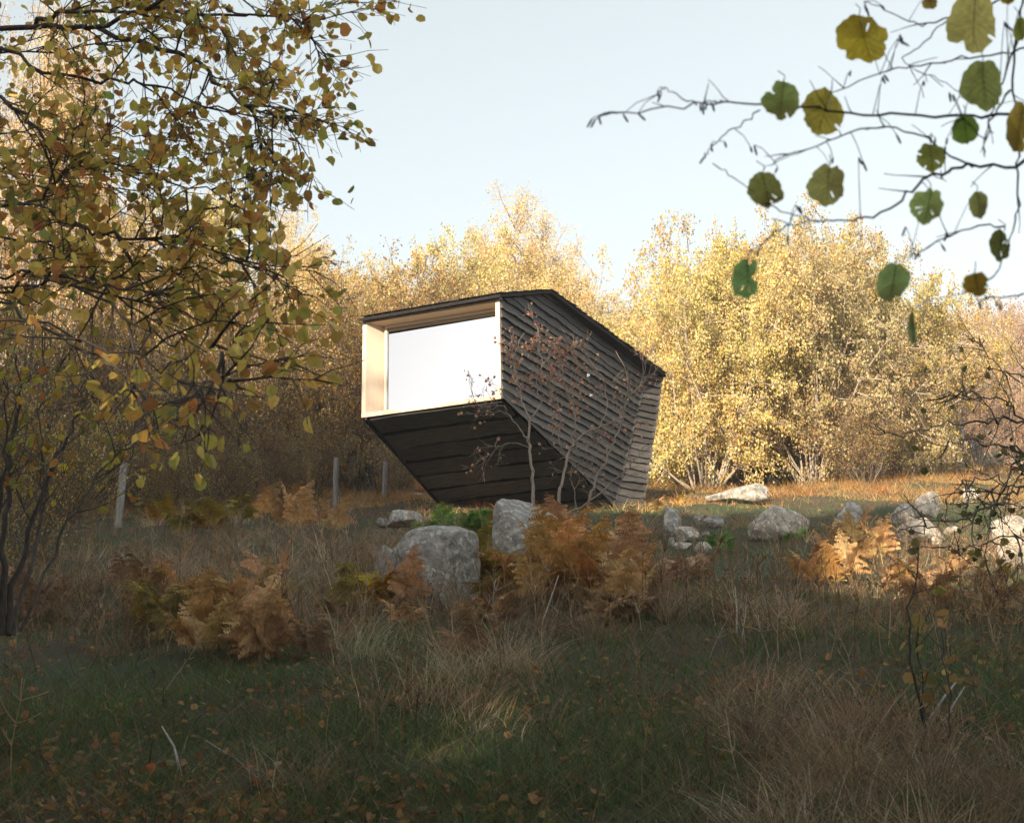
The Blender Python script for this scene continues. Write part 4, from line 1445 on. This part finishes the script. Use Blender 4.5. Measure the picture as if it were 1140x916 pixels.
# ------------------------------------------------------------------ bracken ferns
FERN_COL = {
    'rust': [(.52, .29, .115), (.56, .35, .14), (.42, .22, .09), (.58, .41, .19), (.50, .36, .13)],
    'tan': [(.50, .36, .20), (.46, .30, .16), (.40, .24, .12)],
    'gold': [(.38, .27, .045), (.30, .24, .05), (.40, .22, .05)],
    'green': [(.16, .33, .08), (.20, .38, .10), (.25, .36, .09)],
    'dead': [(.34, .21, .11), (.38, .23, .11), (.28, .18, .10)]}


def fern_mesh(seed, cols, nfr, curl, spread, size=1.0):
    R = np.random.default_rng(seed)
    mb = MB()
    tb = Tubes()
    for f in range(nfr):
        az = f / nfr * 6.283 + R.normal() * .35
        Lf = size * R.uniform(.65, 1.1)
        el = math.radians(R.uniform(*spread))
        pts = []
        p = np.array([R.normal() * .05, R.normal() * .05, 0.0])
        n = 14
        for i in range(n + 1):
            pts.append(p.copy())
            e = el - curl * (i / n) ** 1.6 * R.uniform(.85, 1.15)
            p = p + np.array([math.cos(az) * math.cos(e), math.sin(az) * math.cos(e), math.sin(e)]) * Lf / n
        pts = np.array(pts)
        col = np.array(cols)[R.integers(len(cols))]
        tb.add(pts, .006 * (1 - .8 * np.linspace(0, 1, n + 1)) * size + .0012, col * .6)
        npair = 12
        for k in range(npair):
            t = .28 + .72 * (k + .5) / npair
            fi = t * n
            i = min(n - 1, int(fi))
            q = pts[i] + (pts[i + 1] - pts[i]) * (fi - i)
            tg = unit(pts[i + 1] - pts[i])
            sd = unit(np.cross(tg, [0, 0, 1.0]) + R.normal(size=3) * .06)
            upn = unit(np.cross(sd, tg))
            Lp = Lf * .42 * (1 - ((t - .28) / .72) ** 1.15) * R.uniform(.8, 1.1) + .012
            for s in (-1, 1):
                ax = unit(sd * s * .86 + tg * .5 - np.array([0, 0, 1]) * R.uniform(.0, .4) + R.normal(size=3) * .09)
                m = max(3, int(Lp / .034))
                u = (np.arange(m) + .5) / m
                droop = -.25 * Lp * u ** 2
                cpos = q + ax * (u * Lp)[:, None] + np.array([0, 0, 1]) * droop[:, None]
                side = unit(np.cross(upn, ax))
                ll = Lp * .30 * (1 - u * .85) + .008
                hw = Lp / m * .55
                for sg in (-1, 1):
                    tip = cpos + side * sg * ll[:, None] + ax * (ll * .35)[:, None] + upn * (R.normal(size=(m, 1)) * .004 - .15 * ll[:, None])
                    a = cpos - ax * hw
                    b = cpos + ax * hw
                    mid = (cpos + tip) / 2 + ax * hw * 1.1
                    V = np.stack([a, tip, mid, b], 1).reshape(-1, 3)
                    F = np.arange(m)[:, None] * 4 + np.array([0, 1, 2, 3])
                    tc2 = np.clip(col * (1 + R.normal() * .12) * (1 + R.normal(size=(m, 1)) * .12), .01, .8)
                    mb.add(V, F, tc2)
    tb.into(mb, 4, thin_k=3)
    return mb.mesh('fern', M_GRASS)


FERNS = {
    'rust': [fern_mesh(1, FERN_COL['rust'], 4, .9, (58, 86)), fern_mesh(2, FERN_COL['rust'], 4, 1.3, (50, 84)), fern_mesh(3, FERN_COL['rust'], 3, .7, (62, 88)), fern_mesh(13, FERN_COL['rust'], 4, 1.7, (60, 85))],
    'tan': [fern_mesh(4, FERN_COL['tan'], 5, 1.8, (40, 80)), fern_mesh(5, FERN_COL['tan'], 5, 1.4, (50, 85))],
    'gold': [fern_mesh(6, FERN_COL['gold'], 5, 1.2, (50, 82)), fern_mesh(7, FERN_COL['gold'], 4, 1.6, (50, 80))],
    'green': [fern_mesh(8, FERN_COL['green'], 6, 1.3, (35, 75)), fern_mesh(9, FERN_COL['green'], 5, 1.0, (40, 75))],
    'dead': [fern_mesh(10, FERN_COL['dead'], 3, 1.6, (55, 82)), fern_mesh(12, FERN_COL['dead'], 3, 1.2, (60, 85))]}
CLUSTERS = [  # kind, count, px range, py range of the bases, size range, label, group
    ('rust', 20, (600, 705), (605, 690), (.75, 1.15), 'rust brown bracken in the thick clump below the sapling', 'rust bracken below the sapling'),
    ('tan', 9, (650, 770), (640, 705), (.55, .9), 'collapsed tan bracken right of the rust clump', 'collapsed tan bracken'),
    ('gold', 6, (525, 575), (625, 680), (.6, .95), 'yellowing bracken right of the large boulder', 'yellowing bracken by the boulder'),
    ('rust', 5, (525, 590), (655, 705), (.6, .9), 'dark orange bracken in front of the tall rounded boulder', 'orange bracken by the rounded boulder'),
    ('green', 11, (470, 562), (578, 592), (.5, .75), 'fresh green fern at the foot of the cabin undercut', 'green ferns under the cabin'),
    ('gold', 5, (545, 600), (580, 600), (.5, .75), 'gold fern between the green ferns and the tall boulder', 'gold ferns above the boulder'),
    ('gold', 5, (380, 430), (660, 690), (.65, .95), 'olive gold bracken left of the large boulder', 'gold bracken left of the boulder'),
    ('rust', 3, (440, 462), (680, 700), (.6, .85), 'orange bracken standing against the front of the large boulder', 'orange bracken before the boulder'),
    ('rust', 11, (200, 315), (680, 750), (.7, 1.0), 'rust bracken in the big clump on the left slope', 'rust bracken on the left slope'),
    ('gold', 5, (170, 235), (675, 720), (.65, .9), 'yellow tinged bracken at the edge of the left clump', 'yellow bracken on the left slope'),
    ('gold', 11, (165, 275), (562, 596), (.7, 1.0), 'dull yellow bracken by the tall fence post', 'dull bracken by the fence'),
    ('rust', 12, (285, 370), (560, 600), (.7, 1.0), 'brown bracken in front of the second fence post', 'brown bracken before the thicket'),
    ('rust', 14, (385, 475), (535, 550), (.6, .9), 'sunlit orange bracken seen past the cabin overhang', 'orange bracken behind the overhang'),
    ('rust', 9, (890, 985), (605, 655), (.65, 1.0), 'orange bracken thicket right of the wedge rock', 'orange bracken in the clearing'),
    ('tan', 10, (985, 1140), (620, 690), (.5, .85), 'tan bracken below the sunlit outcrop', 'tan bracken below the outcrop'),
    ('green', 3, (796, 812), (604, 614), (.4, .55), 'small green fern beside the stone pile', 'green ferns by the stone pile'),
    ('green', 4, (680, 720), (598, 612), (.4, .6), 'small green fern right of the sapling, by the cabin corner', 'green ferns by the cabin corner'),
    ('green', 2, (875, 895), (600, 606), (.35, .45), 'tiny green fern growing against the wedge rock', 'ferns against the wedge rock'),
    ('rust', 6, (710, 785), (640, 662), (.35, .55), 'low orange bracken on the path edge below the stone pile', 'low bracken below the pile'),
    ('dead', 6, (0, 160), (610, 720), (.7, 1.0), 'dark dead bracken under the saplings at left', 'dead bracken at left'),
    ('dead', 6, (340, 560), (690, 760), (.5, .8), 'dark withered bracken in the grass below the boulders', 'withered bracken in mid slope'),
    ('rust', 2, (730, 760), (562, 572), (.5, .7), 'short orange bracken by the rear base of the cabin', 'bracken at the cabin rear'),
]
fr = random.Random(3)
FERN_SCALE = .62
TALL = {'rust bracken on the left slope': 1.1, 'yellow bracken on the left slope': 1.25, 'dull bracken by the fence': 1.2, 'brown bracken before the thicket': 1.2, 'rust bracken below the sapling': 1.1}
for kind, cnt, xr, yr, sr, label, group in CLUSTERS:
    for i in range(cnt):
        p = on_ground(fr.uniform(*xr), fr.uniform(*yr))
        o = bpy.data.objects.new('bracken_fern', fr.choice(FERNS[kind]))
        COL.objects.link(o)
        o.location = (p[0], p[1], p[2] - .03)
        s = fr.uniform(*sr) * FERN_SCALE
        s *= TALL.get(group, 1.0)
        o.scale = (s * .92, s * .92, s * fr.uniform(1.0, 1.3))
        o.rotation_euler = (fr.gauss(0, .08), fr.gauss(0, .08), fr.uniform(0, 6.28))
        tag(o, label, 'fern', group)


# ------------------------------------------------------------------ grasses, litter and loose sticks
def vnoise(x, y, s, seed):
    """Cheap smooth value noise on arrays."""
    r = np.random.default_rng(seed)
    g = r.random((64, 64))
    u, v = x / s + 100.3, y / s + 100.7
    i, j = np.floor(u).astype(int), np.floor(v).astype(int)
    a, b = u - i, v - j
    a, b = a * a * (3 - 2 * a), b * b * (3 - 2 * b)
    q = lambda ii, jj: g[ii % 64, jj % 64]
    return (q(i, j) * (1 - a) + q(i + 1, j) * a) * (1 - b) + (q(i, j + 1) * (1 - a) + q(i + 1, j + 1) * a) * b


def view_points(n, y0, y1, r, power=1.6):
    """Ground points in the wedge the camera looks over and a margin either side, denser near."""
    t = r.random(n)
    y = (y0 ** (1 - power) + t * (y1 ** (1 - power) - y0 ** (1 - power))) ** (1 / (1 - power))
    x = (r.random(n) * 2 - 1) * (.43 * y + 2.0)
    return x, y


def in_cabin(x, y):
    poly = np.array([LBOT[:2], B1[:2], B2[:2], (B2 + shift)[:2]])
    c = poly.mean(0)
    poly = c + (poly - c) * .97
    inside = np.ones(len(x), bool)
    for a, b in zip(poly, np.roll(poly, -1, axis=0)):
        inside &= ((b[0] - a[0]) * (y - a[1]) - (b[1] - a[1]) * (x - a[0])) > 0
    return inside


def blades(mb, x, y, h, w, lean, bend, tint, r, seg=3, az=None):
    ok = ~in_cabin(x, y)
    x, y, h, w, lean, bend, tint = x[ok], y[ok], h[ok], w[ok], lean[ok], bend[ok], tint[ok]
    N = len(x)
    az = r.uniform(0, 6.283, N) if az is None else az[ok]
    d = np.stack([np.cos(az), np.sin(az), np.zeros(N)], 1)
    fa = r.uniform(0, 6.283, N)
    wv = np.stack([np.cos(fa), np.sin(fa), np.zeros(N)], 1)
    base = np.stack([x, y, ground_z(x, y) - .01], 1)
    rows = []
    for k in range(seg + 1):
        t = k / seg
        c = base + d * (h * (lean * t + bend * t * t))[:, None] + np.array([0, 0, 1.0]) * (h * (t - .35 * np.minimum(bend, 1.6) * t * t))[:, None]
        ww = (w * (1 - t * .88) / 2)[:, None]
        rows += [c - wv * ww, c + wv * ww]
    V = np.stack(rows, 1).reshape(-1, 3)
    n = 2 * (seg + 1)
    F = np.concatenate([np.arange(N)[:, None] * n + np.array([2 * k, 2 * k + 1, 2 * k + 3, 2 * k + 2]) for k in range(seg)])
    mb.add(V, F, np.tile(tint, (seg, 1)))


r = np.random.default_rng(100)
# green turf
x, y = view_points(230000, 3.2, 30, r)
gb = np.zeros(len(x))
for (px, py, rad, amp) in ((420, 572, 1.4, .8), (700, 605, 1.0, .6), (700, 740, .9, .5), (560, 860, .5, .3), (880, 720, 1.0, .4), (700, 650, .9, .6), (690, 780, .6, .6), (715, 830, .45, .5)):
    c = on_ground(px, py)
    gb += amp * np.exp(-(((x - c[0]) / rad) ** 2 + ((y - c[1]) / (rad * 1.6)) ** 2))
keep = r.random(len(x)) < np.clip(gb + 1.7 * vnoise(x, y, 1.6, 1) + .7 * vnoise(x, y, .5, 2) - .55, .10, 1) * np.where(y > 24, .35, 1)
x, y = x[keep], y[keep]
N = len(x)
mb = MB()
blades(mb, x, y, r.uniform(.05, .17, N) * (.5 + vnoise(x, y, .35, 3)), r.uniform(.003, .006, N) * (1 + y / 25), r.uniform(0, .5, N), r.uniform(0, 1.0, N),
       pick([(.078, .135, .046), (.10, .165, .056), (.14, .185, .068), (.19, .185, .08)], [4, 3, 2, 1.2], N, .2, r), r, 2)
tag(mb.build('green_grass', M_GRASS), 'short green grass over the hillside', 'grass', kind='stuff')
# dry straw standing in tufts
STRAW = [(.44, .34, .19), (.35, .25, .13), (.52, .42, .26), (.28, .19, .10), (.40, .26, .12)]


PATCHES = [(530, 770, .55, .5), (600, 715, .8, .4), (820, 800, .4, .5), (1030, 870, .5, .5), (280, 750, .7, .35), (740, 690, .8, .45), (60, 620, 1.2, .4), (210, 600, 1.6, .35),
           (940, 650, 1.4, .3), (1090, 700, 1.0, .3), (400, 730, .5, .3), (350, 870, .3, .3), (620, 880, .3, .3), (470, 700, .5, .3), (870, 700, .6, .3),
           (715, 620, .8, -.5), (700, 740, .7, -.6), (720, 800, .4, -.6), (690, 880, .3, -.5), (160, 800, 1.0, -.4), (930, 740, .8, -.3), (420, 575, 1.2, -.6), (480, 860, .4, -.2),
           (655, 655, 1.0, .35), (255, 700, .9, .45), (330, 660, 1.2, .45), (110, 680, 1.2, .4), (400, 640, 1.0, .3), (300, 610, 1.6, .4), (150, 740, .7, .35), (940, 620, 1.3, .4), (485, 672, .5, .5), (590, 648, .6, .4), (1030, 870, .5, -.25)]


def tufts(name, label, n, y0, y1, per, hr, spread, thresh, seed, cols, power=1.3, patches=False):
    r = np.random.default_rng(seed)
    tx, ty = view_points(n, y0, y1, r, power)
    dens = .65 * vnoise(tx, ty, 2.1, 7) + .35 * vnoise(tx, ty, .7, 8)
    if patches:
        for (px, py, rad, amp) in PATCHES:
            c = on_ground(px, py)
            dens = dens + amp * np.exp(-(((tx - c[0]) / rad) ** 2 + ((ty - c[1]) / (rad * 1.5)) ** 2))
    k = r.random(len(tx)) < np.clip((dens - thresh) * 6, .05, 1)
    tx, ty, dens = tx[k], ty[k], dens[k]
    size = r.uniform(.5, 1.0, len(tx)) * np.clip(.45 + (dens - thresh) * 2.6, .45, 1.15)
    m = np.maximum(6, (per * size * r.uniform(.5, 1.3, len(tx)))).astype(int)
    rp = lambda a: np.repeat(a, m, axis=0)
    N = int(m.sum())
    sg = rp(r.uniform(*spread, len(tx)))
    x, y = rp(tx) + r.normal(size=N) * sg, rp(ty) + r.normal(size=N) * sg
    h = rp(size) * r.uniform(*hr, N)
    # blades lean away from the middle of their tuft, and the whole tuft leans one way
    az = np.arctan2(y - rp(ty), x - rp(tx)) + r.normal(size=N) * .6
    az = np.where(r.random(N) < .4, rp(r.uniform(0, 6.283, len(tx))) + r.normal(size=N) * .5, az)
    tc = np.clip(rp(pick(cols, [1] * len(cols), len(tx), .18, r)) * (1 + r.normal(size=(N, 1)) * .22), .02, .8)
    mb = MB()
    blades(mb, x, y, h, np.where(r.random(N) < .3, r.uniform(.005, .0085, N), r.uniform(.0024, .0046, N)) * (1 + y / 22), r.uniform(.05, .5, N), r.uniform(.1, 1.5, N), tc, r, 4, az)
    print(name, len(tx), N)
    return tag(mb.build(name, M_GRASS), label, 'grass', kind='stuff')


tufts('dry_grass', 'dry tan grass in tufts over the shaded slope', 2500, 3.6, 25, 75, (.15, .46), (.03, .14), .62, 201, STRAW, 1.3, True)
tufts('meadow_grass', 'short orange tan grass of the sunlit clearing', 3400, 24.5, 42, 40, (.10, .34), (.06, .25), .20, 202,
      [(.58, .38, .16), (.54, .30, .11), (.60, .45, .22), (.48, .25, .09)], .6)
# dead weeds: thin upright stalks with short side twigs
rw = random.Random(77)
mb, tb = MB(), Tubes()
WEED = [(.24, .15, .085), (.32, .22, .13), (.16, .095, .06), (.36, .21, .10), (.40, .32, .22)]
for (px0, px1, py0, py1, cnt) in ((0, 420, 590, 730, 420), (420, 760, 600, 720, 200), (760, 1140, 610, 740, 260), (0, 1140, 720, 900, 45)):
    for _ in range(cnt):
        b_ = on_ground(rw.uniform(px0, px1), rw.uniform(py0, py1))
        if in_cabin(b_[:1], b_[1:2])[0]:
            continue
        hgt = rw.uniform(.18, .62)
        c = np.array(rw.choice(WEED)) * rw.uniform(.7, 1.3)
        lean_ = rw.gauss(0, .22)
        az = rw.uniform(0, 6.283)
        pts = path(rw, tuple(b_), (math.cos(az) * abs(lean_), math.sin(az) * abs(lean_), 1), hgt, 5, .10, -.1)
        tb.add(pts, [.0032 * (1 - .12 * k) * (1 + b_[1] / 30) for k in range(6)], tuple(c))
        for _ in range(rw.randint(3, 10)):
            k = rw.randint(2, 4)
            q = pts[k]
            d = side_dir(rw, norm3((pts[k + 1][0] - q[0], pts[k + 1][1] - q[1], pts[k + 1][2] - q[2])), rw.uniform(.4, 1.1))
            tw = path(rw, q, d, hgt * rw.uniform(.12, .32), 3, .2, .2)
            tb.add(tw, [.0022 * (1 + b_[1] / 30), .002, .0018, .0028], tuple(c * rw.uniform(.8, 1.4)))
tb.into(mb, 4, thin_k=3, thin=.01)
tag(mb.build('dead_weeds', M_GRASS), 'brown dead weed stalks standing among the grass', 'weeds', kind='stuff')
# flattened thatch between the tufts
mb = MB()
x, y = view_points(60000, 3.2, 40, r)
keep = r.random(len(x)) < np.clip(1.6 * vnoise(x, y, 1.3, 31) - .2, .15, 1)
x, y = x[keep], y[keep]
N = len(x)
blades(mb, x, y, r.uniform(.08, .26, N), r.uniform(.0022, .004, N) * (1 + y / 18), r.uniform(.8, 2.0, N), r.uniform(.2, 1.0, N) * .6,
       pick(STRAW + [(.12, .08, .045)], [2, 3, 1, 3, 2, 3], N, .2, r) * .8, r, 2)
tag(mb.build('grass_thatch', M_GRASS), 'flattened brown grass between the tufts', 'grass', kind='stuff')
# fallen leaves
x, y = view_points(27000, 3.2, 26, r, 2.0)
keep = (r.random(len(x)) < np.clip(1.6 * vnoise(x, y, 1.1, 21) - .35, .04, 1)) & ~in_cabin(x, y)
x, y = x[keep], y[keep]
N = len(x)
mb = MB()
pos = np.stack([x, y, ground_z(x, y) + r.uniform(.01, .07, N)], 1)
ax = np.stack([r.normal(size=N), r.normal(size=N), r.normal(size=N) * .35], 1)
add_leaves(mb, pos, ax, r.uniform(.022, .052, N), pick([(.42, .24, .10), (.32, .17, .07), (.50, .31, .14), (.23, .13, .06), (.46, .34, .17)], [3, 3, 2, 2, 1], N, .2, r),
           'broad', 1.6, r=r)
tag(mb.build('fallen_leaves', M_LEAF), 'fallen orange brown leaves scattered over the slope', 'leaf litter', kind='stuff')


def stick(name, pts, rad, label, mat, cat='stick', k=6):
    tb_ = Tubes()
    tb_.add(np.array(pts) - pts[0], np.linspace(rad, rad * .5, len(pts)))
    m_ = MB()
    tb_.into(m_, k)
    o = m_.build(name, mat)
    o.location = [float(c) for c in pts[0]]
    return tag(o, label, cat)


def lie(a, b, lift=.06, lift2=None):
    p, q = on_ground(*a), on_ground(*b)
    p[2] += .01
    q[2] += lift if lift2 is None else lift2
    mid = (p + q) / 2 + np.array([0, 0, .02])
    return [p, mid, q]


def stand(a, b, dy=.1):
    p = on_ground(*a)
    q = at(b[0], b[1], p[1] + dy)
    return [p, (p + q) / 2 + np.array([.01, 0, .02]), q]


stick('dead_stick', stand((202, 864), (180, 808), .12), .007, 'bleached stick leaning in the dark grass at lower left', M_STICK)
stick('dead_stick', lie((300, 880), (228, 838)), .006, 'thin grey stick lying below the leaning one at lower left', M_STICK)
stick('dead_stick', stand((1035, 800), (1066, 757), .05), .008, 'white peeled stick slanting beside the lower right sapling', M_STICK)
stick('dead_stick', stand((1050, 806), (1074, 764), .05), .007, 'second white stick parallel to and below the first', M_STICK)
stick('dead_stick', stand((820, 710), (818, 652), .02), .007, 'upright dry stalk left of the pair below the clearing', M_STICK)
stick('dead_stick', stand((826, 711), (831, 660), .02), .006, 'upright dry stalk right of the pair below the clearing', M_STICK)
stick('dead_stick', stand((601, 700), (622, 640), .02), .007, 'pale dry stalk slanting up out of the rust bracken', M_STICK)


# ------------------------------------------------------------------ unseen tall trees, added out of view to cast shade over the slope
def shade_tree(x, y, H, W, seed, proto=[None]):
    p = np.array([x, y, float(ground_z(x, y))])
    if proto[0] is None:
        t_ = make_tree('added_shade_tree', 'tree', 301, dict(count=2, len=13.0, lean=(2, 8), n=10, wig=.05, up=.2, r=.22),
                       [dict(count=26, len=4.4, angle=(30, 75), n=6, wig=.12, up=.3, r=.06, **{'from': .12}),
                        dict(count=18, len=1.6, angle=(25, 75), n=4, wig=.15, up=.1, r=.015, rmin=.005, leaves=(16, 26), **{'from': .15})],
                       dict(size=.32, cols=HAZEL, w=HZ_W, scatter=.25), M_BARK_DARK, base_spread=.3)
        proto[0] = t_
    t_ = proto[0]
    sc = (W / t_['w_'], W / t_['w_'], H / t_['h_'])
    lab, grp = 'unseen leafy tree added out of view to shade the slope', 'unseen trees added for their shade'
    if 'placed' not in used:
        used.add('placed')
        t_.location = p.tolist()
        t_.scale = sc
        t_['label'], t_['group'] = lab, grp
    else:
        copy_tree(t_, p, sc, seed * 1.7, lab, grp)


for i, (x, y, H, W) in enumerate([(-20.8, -8, 29, 3.2), (-19.0, -7, 26.5, 3.0), (-16.5, -9, 21.2, 3.4), (-12.8, -5, 17.6, 3.6), (-14.5, -6, 20.3, 4.0), (-11, -7, 20.6, 3.3), (-8.7, -6, 19.6, 3.0),
                                  (-3.5, -7, 13, 4.0), (0.5, -6, 12, 4.0), (4.5, -7, 11.5, 4.0), (-24, -13, 31, 4.0), (-16.0, -14, 21.5, 4.0), (-12.0, -14, 21, 3.6), (-7, -14, 17, 4.2), (-2, -14, 15, 4.2),
                                  (-12.5, 18.5, 10.5, 3.6), (-13, 25, 10, 3.6)]):
    shade_tree(x, y, H, W, i)
